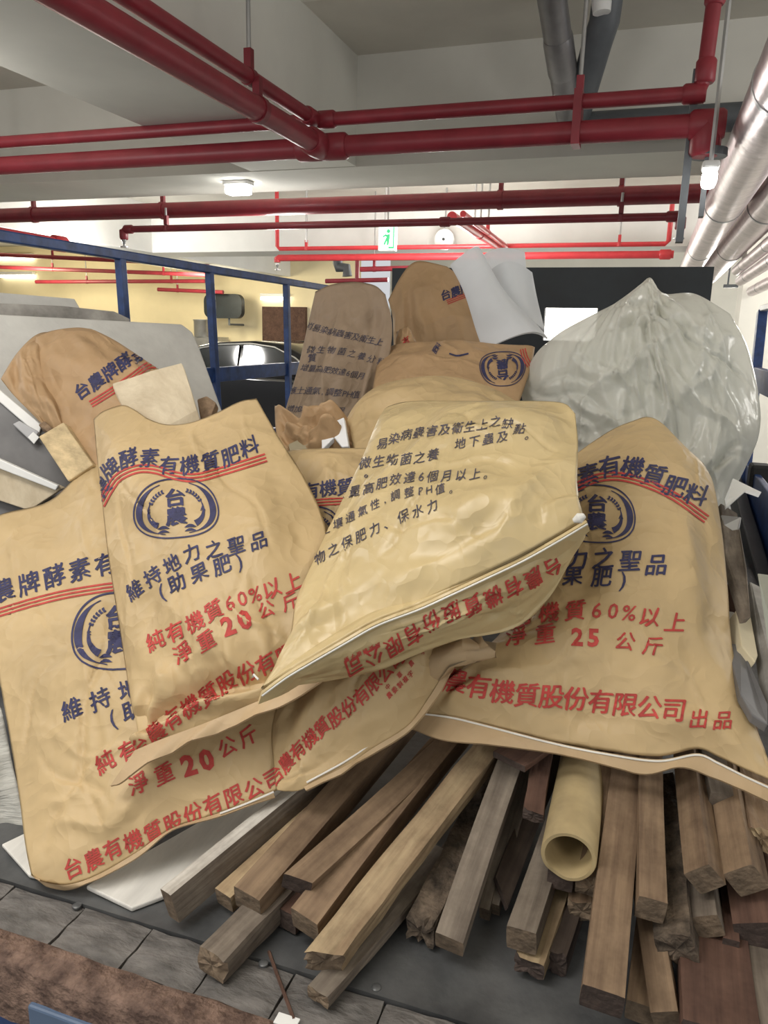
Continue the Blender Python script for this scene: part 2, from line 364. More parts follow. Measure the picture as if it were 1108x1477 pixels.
def text(s, path, size, bold=.012, slant=.12, flat=.55, sx=1.0, up=None):
    """characters centred along a pixel path; each sits on its own tangent (flat: how far it keeps the overall slope)"""
    P = crom(path, 80); seg = np.r_[0, np.cumsum(np.linalg.norm(np.diff(P, axis=0), axis=1))]
    adv = [1.0 if CJK(c) else (.45 if c in '()' else .62) for c in s]; tot = sum(adv)-adv[0]/2-adv[-1]/2
    if len(s) > 2: size = min(size, 1.04*seg[-1]/max(tot, 1e-6))
    pos = []; x = 0
    for i, a in enumerate(adv):
        if i: x += (adv[i-1]+a)/2
        pos.append(x/max(tot, 1e-6)*seg[-1] if len(s) > 1 else seg[-1]/2)
    g = P[-1]-P[0]; ga = math.atan2(g[1], g[0]); tr = []
    for c, q in zip(s, pos):
        px, py = np.interp(q, seg, P[:, 0]), np.interp(q, seg, P[:, 1]); e = 6
        ta = math.atan2(np.interp(q+e, seg, P[:, 1])-np.interp(q-e, seg, P[:, 1]), np.interp(q+e, seg, P[:, 0])-np.interp(q-e, seg, P[:, 0]))
        a = ga+(1-flat)*math.atan2(math.sin(ta-ga), math.cos(ta-ga))
        T, w_ = glyph(c, bold); cx = .5 if CJK(c) else w_/2
        ca, sa = math.cos(a), math.sin(a)
        for t in T:
            q3 = []
            for (gx, gy) in t:
                lx = (gx-cx)*size*sx+slant*(gy-.35)*size; ly = -(gy-.36)*size
                q3.append((px+lx*ca-ly*sa, py+lx*sa+ly*ca))
            tr.append(q3)
    return tr
def ribbon(path, width, n=40, closed=False, w2=None):
    P = crom(path, n) if not closed else np.array(path, float); n = len(P); tr = []
    if closed: T = np.roll(P, -1, 0)-np.roll(P, 1, 0)
    else: T = np.gradient(P, axis=0)
    T = T/np.linalg.norm(T, axis=1, keepdims=True); N = np.stack([-T[:, 1], T[:, 0]], 1)
    W = (np.array([width]*n) if w2 is None else np.asarray(w2))[:, None]/2
    A, B = P+N*W, P-N*W
    for i in range(n if closed else n-1):
        j = (i+1) % n; tr += [[tuple(A[i]), tuple(B[i]), tuple(B[j])], [tuple(A[i]), tuple(B[j]), tuple(A[j])]]
    return tr
def stripes(path, gap=5.2, width=2.6):
    P = crom(path, 60); T = np.gradient(P, axis=0); T /= np.linalg.norm(T, axis=1, keepdims=True); N = np.stack([-T[:, 1], T[:, 0]], 1)
    return sum((ribbon(P+N*k*gap, width, 60) for k in (-1, 0, 1)), [])
def emblem(cx, cy, wx, hy, ang=0., flipc=False):
    """wide pear-shaped ring with crescent, grain ears, leaves and the two big characters"""
    ca, sa = math.cos(math.radians(ang)), math.sin(math.radians(ang))
    def mp(x, y): X, Y = x*wx/2, -y*hy/2; return (cx+X*ca-Y*sa, cy+X*sa+Y*ca)
    def shape(t, k):
        c_, s_ = np.cos(t), np.sin(t); x = np.sign(c_)*np.abs(c_)**.78; y = np.sign(s_)*np.abs(s_)**.85
        return np.stack([x*k*(1-.17*(y+1)*.5-.05*np.maximum(y, 0)), y*k], 1)
    t = np.linspace(0, 2*math.pi, 72, endpoint=False); tr = []; u = hy/2
    tr += ribbon([mp(*p) for p in shape(t, .985)], .05*u, closed=True)
    for sgn in (-1, 1):
        def arc(a0, a1, n): q = np.radians(np.linspace(a0, a1, n)); return q if sgn < 0 else math.pi-q
        f = np.linspace(0, 1, 40)
        tr += ribbon([mp(*p) for p in shape(arc(112, 258, 40), .86)], 1, 40, w2=(.03+.18*np.sin(np.clip(f*1.25-.1, 0, 1)*math.pi)**1.2)*u)
        tr += ribbon([mp(*p) for p in shape(arc(160, 236, 24), .64)], 1, 24, w2=(.02+.20*np.linspace(0, 1, 24)**1.4)*u)
        for yy, bw in ((-.64, .11), (-.77, .09)): tr += ribbon([mp(sgn*.16, yy-.02), mp(sgn*.28, yy+.03), mp(sgn*.42, yy-.02)], 1, 12, w2=np.sin(np.linspace(.05, 3.09, 12))*bw*u)
        q = arc(168, 122, 6)
        for k in range(6):
            p = shape(q[k:k+1], .62)[0]; p2_ = shape(q[k:k+1]+(.001 if sgn > 0 else -.001), .62)[0]; tg = np.array([p2_[0]-p[0], (p2_[1]-p[1])*hy/wx]); tg /= np.linalg.norm(tg)+1e-9
            for da in (.6, -.6):
                dx = tg[0]*math.cos(da)-tg[1]*math.sin(da); dy = (tg[0]*math.sin(da)+tg[1]*math.cos(da))*wx/hy
                tr += ribbon([mp(p[0]+dx*.01, p[1]+dy*.01), mp(p[0]+dx*.075, p[1]+dy*.075)], 1, 6, w2=np.array([.02, .06, .075, .06, .035, .01])*u)
    for ch, y in (('台', .35), ('農', -.27)):
        T, _ = glyph(ch, .022); sz = .58
        for q in T: tr.append([mp((gx-.5)*sz*hy/wx*1.30, y+(gy-.36)*sz*1.1) for gx, gy in q])
    for ch, x in (('F', -.58), ('A', .58)):
        T, w_ = glyph(ch, .02); sz = .24
        for q in T: tr.append([mp(x+(gx-w_/2)*sz*hy/wx, -.05+(gy-.36)*sz) for gx, gy in q])
    return tr
def hem(sk, pl, inner, outer, m, off=.004, thick=.004, wave=.003, stitch=None, n=60, so=.006):
    """flat sewn flap along a sack's end, with its thread"""
    A = np.array([on(pl, *p) for p in crom(inner, n)]); B = np.array([on(pl, *p) for p in crom(outer, n)]); rg = np.random.default_rng(len(inner)*7+int(inner[0][0]))
    wv = np.interp(np.linspace(0, 1, n), np.linspace(0, 1, 11), rg.normal(0, wave, 11)); ws = np.linspace(0, 1, 6); vs = []; fs = []
    for side in (1, -1):
        for i in range(n):
            for t in ws: vs.append(A[i]*(1-t)+B[i]*t+pl[1]*(off+side*thick/2+wv[i]*t*1.5))
    k = len(ws)
    for sd in (0, 1):
        o_ = sd*n*k
        fs += [(o_+i*k+j, o_+i*k+j+1, o_+(i+1)*k+j+1, o_+(i+1)*k+j) for i in range(n-1) for j in range(k-1)]
    for j in (0, k-1): fs += [(i*k+j, (i+1)*k+j, n*k+(i+1)*k+j, n*k+i*k+j) for i in range(n-1)]
    for i in (0, n-1): fs += [(i*k+j, i*k+j+1, n*k+i*k+j+1, n*k+i*k+j) for j in range(k-1)]
    h = obj('stitched_hem', MB().add(vs, fs), m, sk.root, smooth=True)
    if stitch:
        Q = [on(pl, *p)+pl[1]*(off+so) for p in crom(stitch, 90)]
        obj('thread', MB().tube(Q, .0014, 6), THREAD, h, smooth=True)
    return h
TITLE = '台農牌酵素有機質肥料'; CORP = '台農有機質股份有限公司'
# ------------------------------------------------------------------ the garage
ZB, ZS, YF, YK = 2.60, 3.22, 4.74, 5.42
struct('floor', MB().box((-16, -5, -.1), (8, 17, 0)), FLOORM)
struct('ceiling', MB().box((-16, -5, ZS), (8, 17, ZS+.15)), WALLB)
struct('wall_back', MB().box((-5.2, 15.5, 0), (8, 15.7, ZS)), WALLM)
struct('wall_yellow', MB().box((-16, 13.6, 0), (-5.2, 13.8, ZS)), WALLY)
struct('wall_left', MB().box((-16.2, -5, 0), (-16, 17, ZS)), WALLY)
struct('cross_beam', MB().box((-16, YF, ZB), (8, YK, ZS)), WALLM)
struct('depth_beam', MB().box((-2.56, -5, ZB+.003), (-1.83, YF, ZS)), WALLM)
xb = at(226, 365, Z=2.6)[0]
struct('far_cross_beam', MB().box((xb, 9.3, ZB), (8, 9.9, ZS)), WALLW)
struct('far_depth_beam', MB().box((xb-1.3, YK, ZB), (xb, 13.6, ZS)), WALLW)
struct('ceiling_seam', MB().box((-1.83, 3.93, ZS-.004), (8, 3.95, ZS)), WALLM)
px_ = at(1062, 470, Y=9.0)
struct('pillar', MB().box((px_[0], 8.8, 0), (px_[0]+.7, 9.3, ZB)), WALLM)
dq = at(390, 450, Y=13.55)
struct('door_1', MB().box((dq[0]-.15, 13.5, 0), (dq[0]+.75, 13.6, 2.05)), W_RED)

def pipe(name, runs, r, m, label, cat='pipe', couplings=(), hangers=(), heads=(), group=None, hm=None, cs=1.):
    """runs: list of world polylines of one pipe; couplings: (point, direction); hangers: (point, rod top z); heads: sprinkler points"""
    P0 = np.array(runs[0]).mean(0); t = thing(name, P0, label, cat, group)
    for q in runs:
        obj('pipe_run', MB().tube(q, r, 16), m, t, smooth=True)
    for p, d in couplings:
        p = np.array(p); d = _n(d); obj('coupling', MB().tube([p-d*r*1.5, p-d*r*1.2, p+d*r*1.2, p+d*r*1.5], [r*(1+.1*cs), r*(1+.32*cs), r*(1+.32*cs), r*(1+.1*cs)], 16), m, t, smooth=True)
    for p, zt in hangers:
        p = np.array(p, float); ax = _n(np.array(runs[0][1])-np.array(runs[0][0])); h = obj('hanger_clamp', MB().tube([p-ax*.018, p+ax*.018], r*1.13, 16).bar(p+(0, 0, r), p+(0, 0, r+.07), .03, .03, up=(0, 1, 0)), hm or m, t, smooth=True)
        obj('hanger_rod', MB().tube([p+(0, 0, r), (p[0], p[1], zt)], .009, 8), ZINC, t, smooth=True)
    for p in heads:
        p = np.array(p, float); h = obj('sprinkler_head', MB().tube([p, p-(0, 0, .03), p-(0, 0, .035), p-(0, 0, .065), p-(0, 0, .07), p-(0, 0, .08)], [.018, .018, .012, .010, .034, .034], 12), ZINC, t, smooth=True)
    return t
Y1 = 3.6; dX = (1, 0, 0); dY = (0, 1, 0); dZ = (0, 0, 1)
a = at(1020, 183, Y=Y1); b = at(465, 212, Y=Y1); zt = b[2]
L1 = lambda x: at(x, 240-.0555*x, Y=Y1)
def mid(p, q, x): t = (x-p[0])/(q[0]-p[0]); return p+(q-p)*t
aa = np.array([a[0], Y1, zt]); 
pipe('sprinkler_pipe', [[(-6, Y1, zt), aa, aa+(.0, 0, -.001)], [aa+(-.02, 0, 0), aa+(0, 0, -.0), aa+(0, 0, -.12)]], .046, REDP, 'thick red pipe crossing under the beam, ending in an elbow over the truck',
     couplings=[(b+(.06, 0, 0), dX), (b-(.06, 0, 0), dX), (aa, dX), (aa-(0, 0, .05), dZ)], heads=[])
tz = at(455, 183, Y=Y1)[2]+.03; a2 = at(1012, 145, Y=Y1)
pipe('sprinkler_pipe', [[(-6, Y1, tz), (a2[0]-.05, Y1, tz), (a2[0]-.012, Y1, tz+.012), (a2[0], Y1, tz+.05), (a2[0]+.015, Y1, ZS)]], .030, REDP, 'thinner red pipe running just above the thick crossing pipe and turning up to the ceiling',
     couplings=[((at(457, 183, Y=Y1)[0]+.05, Y1, tz), dX), ((at(457, 183, Y=Y1)[0]-.05, Y1, tz), dX), ((a2[0]-.03, Y1, tz), dX), ((a2[0]+.004, Y1, tz+.08), dZ), ((a2[0]+.01, Y1, 2.93), dZ)],
     hangers=[((at(835, 150, Y=Y1)[0], Y1, tz), ZS)])
obj_ = obj('pipe_clamp', MB().box((at(829, 150, Y=Y1)[0], Y1-.052, zt-.055), (at(841, 150, Y=Y1)[0], Y1+.052, tz+.04)), REDP, origin=None)
tag(obj_, 'red clamp block joining the two crossing pipes below the silver drain pipe', 'pipe clamp')
hx = b[0]; hy = at(372, 165, X=hx)[1]
pipe('sprinkler_pipe', [[(hx, -1.5, zt), (hx, Y1, zt)]], .046, REDP, 'thick red pipe coming overhead from the upper left corner along the beam', couplings=[((hx, Y1-.08, zt), dY)],
     hangers=[((hx, hy, zt), tz-.02)], hm=REDD)
hx2 = at(455, 183, Y=Y1)[0]
pipe('sprinkler_pipe', [[(hx2, -1.5, tz), (hx2, Y1, tz)]], .030, REDP, 'thin red pipe coming overhead beside the white hanger rod', couplings=[((hx2, Y1-.06, tz), dY)],
     hangers=[((hx2, hy, tz), ZS)], hm=REDD)
# second crossing pair behind the beam
Y2 = 5.62; z2 = at(554, 293, Y=Y2)[2]
pipe('sprinkler_pipe', [[(-9, Y2, z2), (4, Y2, z2)]], .060, REDD, 'thick dark red main pipe crossing the whole width behind the beam', hangers=[((at(x, 290, Y=Y2)[0], Y2, z2), ZS) for x in (48, 235, 722, 895)], hm=REDD)
Y3 = 5.5; p0 = at(178, 327, Y=Y3); p1 = at(982, 316, Y=Y3); z3 = (p0[2]+p1[2])/2
pipe('sprinkler_branch', [[(p0[0], Y3, z3-.05), (p0[0], Y3, z3-.012), (p0[0]+.012, Y3, z3), (p1[0]-.012, Y3, z3), (p1[0], Y3, z3-.012), (p1[0], Y3, z3-.05)]], .026, REDD, 'thin dark red branch pipe with a sprinkler head at each end', 'pipe',
     couplings=[((p0[0]+.05, Y3, z3), dX), ((p1[0]-.05, Y3, z3), dX), ((at(642, 320, Y=Y3)[0], Y3, z3), dX), ((p0[0], Y3, z3-.04), dZ), ((p1[0], Y3, z3-.04), dZ)],
     hangers=[((at(240, 325, Y=Y3)[0], Y3, z3), z2), ((at(895, 318, Y=Y3)[0], Y3, z3), z2)], heads=[(p0[0], Y3, z3-.06), (p1[0], Y3, z3-.06)])
# far bright pair
Y4 = 8.6; q0 = at(400, 357, Y=Y4); q1 = at(964, 353, Y=Y4); za = (q0[2]+q1[2])/2
pipe('sprinkler_pipe', [[(q0[0], Y4, ZS), (q0[0], Y4, za+.03), (q0[0]+.03, Y4, za), (q1[0]-.03, Y4, za), (q1[0], Y4, za+.03), (q1[0], Y4, za+.5)]], .024, REDB, 'thin bright red far pipe bent up at both ends', hangers=[((at(x, 355, Y=Y4)[0], Y4, za), ZS) for x in (442, 893)])
r0 = at(400, 372, Y=Y4); r1 = at(972, 366, Y=Y4); zb = (r0[2]+r1[2])/2
pipe('sprinkler_pipe', [[(r0[0], Y4, zb-.05), (r0[0], Y4, zb-.01), (r0[0]+.02, Y4, zb), (r1[0], Y4, zb)]], .038, REDB, 'thicker bright red far pipe just below the thin bent one', couplings=[((r1[0]-.08, Y4, zb), dX)], heads=[(r0[0], Y4, zb-.06)])
for i, (c0, c1, rr, lb) in enumerate((((652, 312), (722, 357), .04, 'bright red pipe slanting back toward the round white fan, the lower of a pair'), ((668, 308), (730, 355), .025, 'bright red pipe slanting back toward the foam sheets, the upper of a pair'))):
    e0, e1 = at(*c0, Y=6.2), at(*c1, Y=8.5)
    pipe('sprinkler_pipe', [[e0, e1]], rr, REDB, lb, hangers=[((e0+e1)/2*[1, 1, 1], ZS)])
e1 = at(92, 352, Y=5.0); e0 = at(-20, 335, Y=4.4); e0[0] = e1[0]-.05; e0[2] = e1[2]
e0 = np.array([e1[0], 2.6, e1[2]])
pipe('sprinkler_pipe', [[e0, e1]], .045, REDB, 'bright red pipe at the left edge with a capped end above the blue rail', couplings=[(e1-(0, .05, 0), dY)], hangers=[((e1[0], 4.2, e1[2]), ZS)])
for (y0, y1, x0, x1, Y, lb) in ((366, 381, -20, 300, 11, 'dark red pipe under the yellow ceiling, uppermost of three'), (384, 396, -20, 300, 12, 'dark red pipe under the yellow ceiling, middle of three'), (406, 405, 52, 296, 12.6, 'red pipe in front of the yellow wall, lowest of three'), (417, 421, 228, 322, 12.8, 'short brown red pipe by the black wall mirror')):
    pipe('sprinkler_pipe', [[at(x0, y0, Y=Y), at(x1, y1, Y=Y)]], .035, REDP, lb, hangers=[(at(x1*.8+x0*.2, y1*.8+y0*.2, Y=Y), ZS), (at(x1*.3+x0*.7, y1*.3+y0*.7, Y=Y), ZS)])
pipe('sprinkler_pipe', [[at(470, 405, Y=10.2), at(560, 403, Y=10.2)], [at(515, 403.9, Y=10.2), (at(515, 403.9, Y=10.2)[0], 10.2, ZS)]], .03, REDP, 'red pipe with a riser behind the standing brown sack')
pipe('sprinkler_pipe', [[at(520, 388, Y=9.0), at(600, 386, Y=9.0)]], .03, REDP, 'short red pipe to the left of the black headboard top', hangers=[(at(540, 387.5, Y=9.0), ZS)])
dp = at(488, 385, Y=10.5); pipe('drain_pipe', [[(dp[0]-.02, dp[1], ZS), (dp[0]-.01, dp[1], dp[2]+.05), dp, at(500, 386, Y=10.5), at(501, 398, Y=10.5)]], .07, GREYP, 'grey bent drain pipe on the wall above the standing sack')
# drain pipes hanging from the slab
pA0, pA1 = at(788, -60, Y=3.75), at(824, 185, Y=4.45)
dA = pA1-pA0
t = pipe('drain_pipe', [[pA0, pA1]], .066, GREYP, 'slanting dull silver drain pipe with a collar, coming down from the ceiling', couplings=[(pA0+dA*.52, dA)], cs=.25)
for o in t.children: o.data.materials[0] = mat('dull_silver', (.30, .29, .29), .35, .6, .15, 6) if 'dull_silver' not in bpy.data.materials else bpy.data.materials['dull_silver']
pipe('drain_pipe', [[at(880, -30, Y=4.0), at(872, 30, Y=4.05), at(862, 60, Y=4.1), at(828, 180, Y=4.5)]], .07, GREYP, 'dark grey elbowed drain pipe slanting down to meet the silver one')
obj_ = obj('pipe_stub', MB().tube([at(868, 18, Y=3.95), at(868, 4, Y=3.95), at(866, -6, Y=3.95)], [.04, .045, .04], 14), WHITEP, smooth=True); tag(obj_, 'short white pipe stub at the top edge beside the grey elbow', 'pipe')
g0 = at(832, 182, Y=4.5); pipe('drain_pipe', [[g0, (g0[0]+2.2, 4.5, g0[2])]], .068, GREYP, 'horizontal dark grey pipe behind the red pipes at the right')
b0 = at(1022, 215, Y=3.62)
obj_ = MB().tube([b0, b0-(0, 0, .03)], .075, 16).box((b0[0]-.09, 3.6, b0[2]-.36), (b0[0]-.06, 3.66, b0[2]+.3)).box((b0[0]-.01, 3.6, b0[2]-.26), (b0[0]+.01, 3.66, b0[2]))
tag(obj('pipe_bracket', obj_, GREYP), 'grey steel bracket with a flange under the end of the thick red pipe', 'bracket')
# ducts
def duct(name, px, py, Z, r, y0, y1, label, m=SILVER, bands=4):
    c = at(px, py, Z=Z); t = thing(name, (c[0], (y0+y1)/2, Z), label, 'duct')
    obj('duct_run', MB().tube([(c[0], y, Z) for y in np.linspace(y0, y1, 30)], r, 24), m, t, smooth=True)
    for k in range(bands):
        y = y0+(y1-y0)*(k+.6)/bands; obj('band', MB().tube([(c[0], y, Z), (c[0], y+.03, Z)], r*1.03, 24), ZINC, t, smooth=True)
duct('insulated_duct', 1066, 255, 2.42, .115, 1.5, 11, 'large silver wrapped duct slanting in from the right edge past the bright lamp')
duct('insulated_duct', 1062, 348, 2.47, .13, 4.2, 14, 'second silver wrapped duct lower and further right')
for i, (x, y, Z, lb) in enumerate(((1085, 372, 2.35, 'thin silver pipe high at the far right edge'), (1078, 398, 2.2, 'thin silver pipe above the pillar at the right edge'), (1100, 412, 2.1, 'lowest thin silver pipe at the far right edge'), (1060, 392, 2.3, 'thin silver pipe just right of the black headboard'))):
    duct('silver_pipe', x, y, Z, .05, 5.5, 8.7, lb, bands=2)
for i, (x, y, Y) in enumerate(((1040, 352, 9), (1072, 385, 9.4), (1050, 412, 11))):
    c = at(x, y, Y=Y); o = obj('pipe_hanger', MB().box((c[0]-.05, Y, c[2]-.02), (c[0]+.9, Y+.05, c[2]+.02)).tube([(c[0], Y+.02, c[2]), (c[0], Y+.02, ZS)], .012, 6).tube([(c[0]+.8, Y+.02, c[2]), (c[0]+.8, Y+.02, ZS)], .012, 6), GREYP)
    tag(o, ('steel pipe hanger trapeze above the duct end', 'steel pipe hanger trapeze across the thin silver pipes', 'steel pipe hanger trapeze furthest back by the pillar')[i], 'pipe hanger')
# lamps, sign, fan
def lamp(px, py, Y, label, wx, hz, zt):
    c = at(px, py, Y=Y); t = thing('ceiling_lamp', c, label, 'lamp')
    obj('lamp_housing', MB().box(c+np.array((-wx*1.15, -.05, hz)), c+np.array((wx*1.15, .05, hz+.03))), WHITEP, t, bevel=.01)
    obj('lamp_diffuser', MB().box(c+np.array((-wx, -.05, -hz)), c+np.array((wx, .05, hz))), LAMP, t, bevel=hz*.6)
    if zt > c[2]+hz+.03: obj('lamp_rod', MB().tube([c+(0, 0, hz+.03), (c[0], c[1], zt)], .01, 6), ZINC, t)
lamp(344, 274, 5.0, 'glaring white lamp below the beam at the left', .085, .03, ZB); lamp(1023, 258, 3.45, 'glaring white lamp beside the large silver duct', .028, .032, ZS)
def tube_lamp(px, py, Y, ln, label):
    c = at(px, py, Y=Y); t = thing('tube_lamp', c, label, 'lamp')
    obj('lamp_housing', MB().box(c+np.array((-ln/2, -.05, .03)), c+np.array((ln/2, .05, .09))), WHITEP, t, bevel=.01)
    obj('lamp_tube', MB().tube([c-(ln/2, 0, 0), c+(ln/2, 0, 0)], .03, 10), LAMPS, t, smooth=True)
tube_lamp(397, 430, 13.54, .6, 'lit tube lamp on the far wall above the brown door')
tube_lamp(20, 372, 13.54, 1.0, 'lit tube lamp under the yellow ceiling at the left edge'); tube_lamp(25, 398, 13.54, .9, 'lower lit tube lamp on the yellow wall at the left edge')
c = at(822, 462, Y=12.0); t = thing('window_glow_panel', c, 'glowing panel added behind the cab window opening to brighten it', 'lamp')  # added glowing box, stands in for the brightness behind the opening
obj('lamp_housing', MB().box(c+np.array((-.6, .02, -.45)), c+np.array((.6, .1, .45))).box((c[0]-.6, c[1]+.03, 0), (c[0]+.6, c[1]+.09, c[2]-.45)), WHITEP, t); obj('lamp_diffuser', MB().box(c+np.array((-.55, -.02, -.4)), c+np.array((.55, .02, .4))), LAMPS, t)
s0 = at(558, 342, Y=7.2); t = thing('exit_sign', s0, 'green and white lit exit sign hanging under the far ceiling', 'sign')
obj('sign_box', MB().box(s0+np.array((-.085, 0, -.12)), s0+np.array((.085, .06, .12))), WHITEP, t, bevel=.006)
obj('sign_face', MB().box(s0+np.array((-.08, -.004, -.115)), s0+np.array((.08, 0, .115))), SIGNW, t)
g = MB(); f = -.009
def flat(mb, P, y): mb.add([s0+np.array((p[0], y, p[1])) for p in P]+[s0+np.array((p[0], y+.004, p[1])) for p in P], [tuple(range(len(P))), tuple(range(2*len(P)-1, len(P)-1, -1))]+[(i, (i+1) % len(P), len(P)+(i+1) % len(P), len(P)+i) for i in range(len(P))])
for P in (((.02, -.10), (.075, -.10), (.075, .09), (.065, .09), (.065, -.085), (.02, -.085)), ((-.01, .02), (.03, .03), (.03, .0), (.005, -.01)), ((.005, -.01), (.03, 0), (.02, -.07), (.005, -.07)), ((-.03, -.06), (-.02, -.07), (.01, -.02), (.0, .0)), ((-.04, .01), (-.035, .0), (0, .015), (-.005, .03))): flat(g, P, f)
g.tube([s0+np.array((.018, f, .055)), s0+np.array((.018, f+.005, .055))], .017, 12)
obj('running_figure', g, SIGNG, t); obj('sign_rod', MB().tube([s0+(0, .03, .12), (s0[0], s0[1]+.03, ZS)], .01, 6), ZINC, t)
c = at(641, 345, Y=8.9); t = thing('round_fan', c, 'round white disc fan under the far beam near the slanting red pipes', 'fan')
obj('fan_disc', MB().tube([c+(0, .05, 0), c+(0, -.01, 0), c+(0, -.03, 0)], [.11, .115, .09], 28), WHITEP, t, smooth=True); obj('fan_hub', MB().tube([c+(0, -.03, 0), c+(0, -.045, 0)], .015, 10), BLACKP, t)
obj('fan_stem', MB().tube([c+(0, .03, .1), (c[0], c[1]+.03, ZS)], .012, 8), ZINC, t)
for i, (x, lb) in enumerate(((684, 'thin zinc hanger rod above the headboard at the middle right'), (556, 'thin zinc hanger rod beside the exit sign'), (875/1.979, 'thin zinc hanger rod right of the left lamp'))):
    c = at(x, 330, Y=7.8+i*.1); tag(obj('hanger_rod', MB().tube([(c[0], c[1], za-.0), (c[0], c[1], ZS)], .012, 6), ZINC), lb, 'rod')
# black round-cornered mirror back and grey drum by the far wall
def rrect(c, w, h, r, d):
    P = []
    for sx, sz, a0 in ((1, 1, 0), (-1, 1, 90), (-1, -1, 180), (1, -1, 270)):
        for k in range(7): a = math.radians(a0+k*15); P.append((c[0]+sx*(w/2-r)+r*math.cos(a), c[2]+sz*(h/2-r)+r*math.sin(a)))
    n = len(P); return MB().add([(x, c[1], z) for x, z in P]+[(x, c[1]+d, z) for x, z in P], [tuple(range(n)), tuple(range(2*n-1, n-1, -1))]+[(i, (i+1) % n, n+(i+1) % n, n+i) for i in range(n)])
c = at(321, 441, Y=13.0); t = thing('wall_mirror', c, 'black round cornered mirror back mounted high by the yellow wall', 'mirror')
obj('mirror_back', rrect(c, .80, .44, .13, .12), BLACKP, t, smooth=True); obj('bracket', MB().tube([c+(.1, .06, -.2), c+(.1, .06, -.33), c+(.1, .6, -.33)], .02, 8), GREYP, t)
c = at(290, 472, Y=13.0); tag(obj('drum', MB().tube([c+(0, 0, -.17), c+(0, 0, -.16), c+(0, 0, .12), c+(0, 0, .13), c+(0, 0, .15)], [.13, .135, .135, .145, .145], 20).box((c[0]-.3, 12.9, 0), (c[0]+.3, 13.5, c[2]-.17)), ZINC, smooth=True), 'small grey metal drum below the black mirror', 'drum')

def car(x0, yc, label):
    """sedan heading +X, front bumper at x0"""
    t = thing('car', (x0-2.3, yc, 0), label, 'car')
    prof = [(-4.65, .35), (-4.72, .6), (-4.66, .95), (-4.3, 1.02), (-3.9, 1.03), (-1.35, .98), (-.9, .95), (-.3, .82), (-.02, .62), (0, .38), (-.3, .26), (-4.4, .26)]
    top = [(-4.25, 1.0), (-3.95, 1.15), (-3.55, 1.33), (-3.1, 1.43), (-2.5, 1.46), (-2.05, 1.42), (-1.7, 1.27), (-1.3, 1.0)]
    def loft(P, w, cz=None):
        m = MB(); n = len(P); vs = []
        for y, k in ((-1, .0), (-.9, 1), (.9, 1), (1, 0)):
            for (a, b) in P:
                wv = w(b); vs.append((x0+a*(1 if k else .985)-(0 if k else .03), yc+y*wv, b if k else .5+(b-.5)*.93))
        m.add(vs, [(j*n+i, j*n+(i+1) % n, (j+1)*n+(i+1) % n, (j+1)*n+i) for j in range(3) for i in range(n)]+[tuple(range(n-1, -1, -1)), tuple(3*n+i for i in range(n))]); return m
    obj('car_body', loft(prof, lambda z: .90), CARB, t, smooth=True, bevel=.03)
    obj('cabin_roof', loft(top, lambda z: .86-.28*max(0, z-1.0)), CARB, t, smooth=True, bevel=.02)
    win = [(-3.85, 1.05), (-3.45, 1.30), (-3.0, 1.385), (-2.5, 1.41), (-2.12, 1.37), (-1.8, 1.24), (-1.5, 1.05)]
    for y in (-1,):
        yy = lambda z: yc+y*(.875-.28*max(0, z-1.0)); n = len(win)
        for k, (s0_, s1_) in enumerate(((0, .5), (.53, 1))):
            lo, hi = -3.85+2.35*s0_, -3.85+2.35*s1_; xs = np.linspace(lo, hi, 10); zt_ = np.interp(xs, [p[0] for p in win], [p[1] for p in win])
            m = MB(); m.add([(x0+x, yy(1.05), 1.05) for x in xs]+[(x0+x, yy(z), z) for x, z in zip(xs, zt_)], [(i, i+1, 11+i, 10+i) for i in range(9)]); o = obj('side_window', m, GLASS, t)
            o.modifiers.new('thick', 'SOLIDIFY').thickness = .02
        obj('chrome_trim', MB().tube([(x0+a, yy(b)-.01, b+.012) for a, b in win], .013, 6), CHROME, t, smooth=True)
    obj('windscreen', MB().hexa([(x0-1.75, yc-.66, 1.25), (x0-1.33, yc-.76, 1.0), (x0-1.33, yc+.76, 1.0), (x0-1.75, yc+.66, 1.25), (x0-1.73, yc-.66, 1.265), (x0-1.31, yc-.76, 1.01), (x0-1.31, yc+.76, 1.01), (x0-1.73, yc+.66, 1.265)]), GLASS, t)
    obj('wing_mirror', MB().box((x0-1.75, yc-1.03, 1.02), (x0-1.6, yc-.86, 1.14)), CARB, t, bevel=.03)
    for xw in (-.85, -3.75):
        for y in (-1, 1):
            wl = obj('wheel', MB().tube([(x0+xw, yc+y*.93, .33), (x0+xw, yc+y*.92, .33), (x0+xw, yc+y*.72, .33)], [.30, .33, .33], 28), RUBBER, t, smooth=True)
            obj('hub_cap', MB().tube([(x0+xw, yc+y*.94, .33), (x0+xw, yc+y*.90, .33)], .2, 20), ZINC, wl, smooth=True)
car(-2.75, 10.4, 'black sedan parked behind the blue rail, nearer of the two'); car(-2.9, 12.55, 'black sedan further back behind the first one')
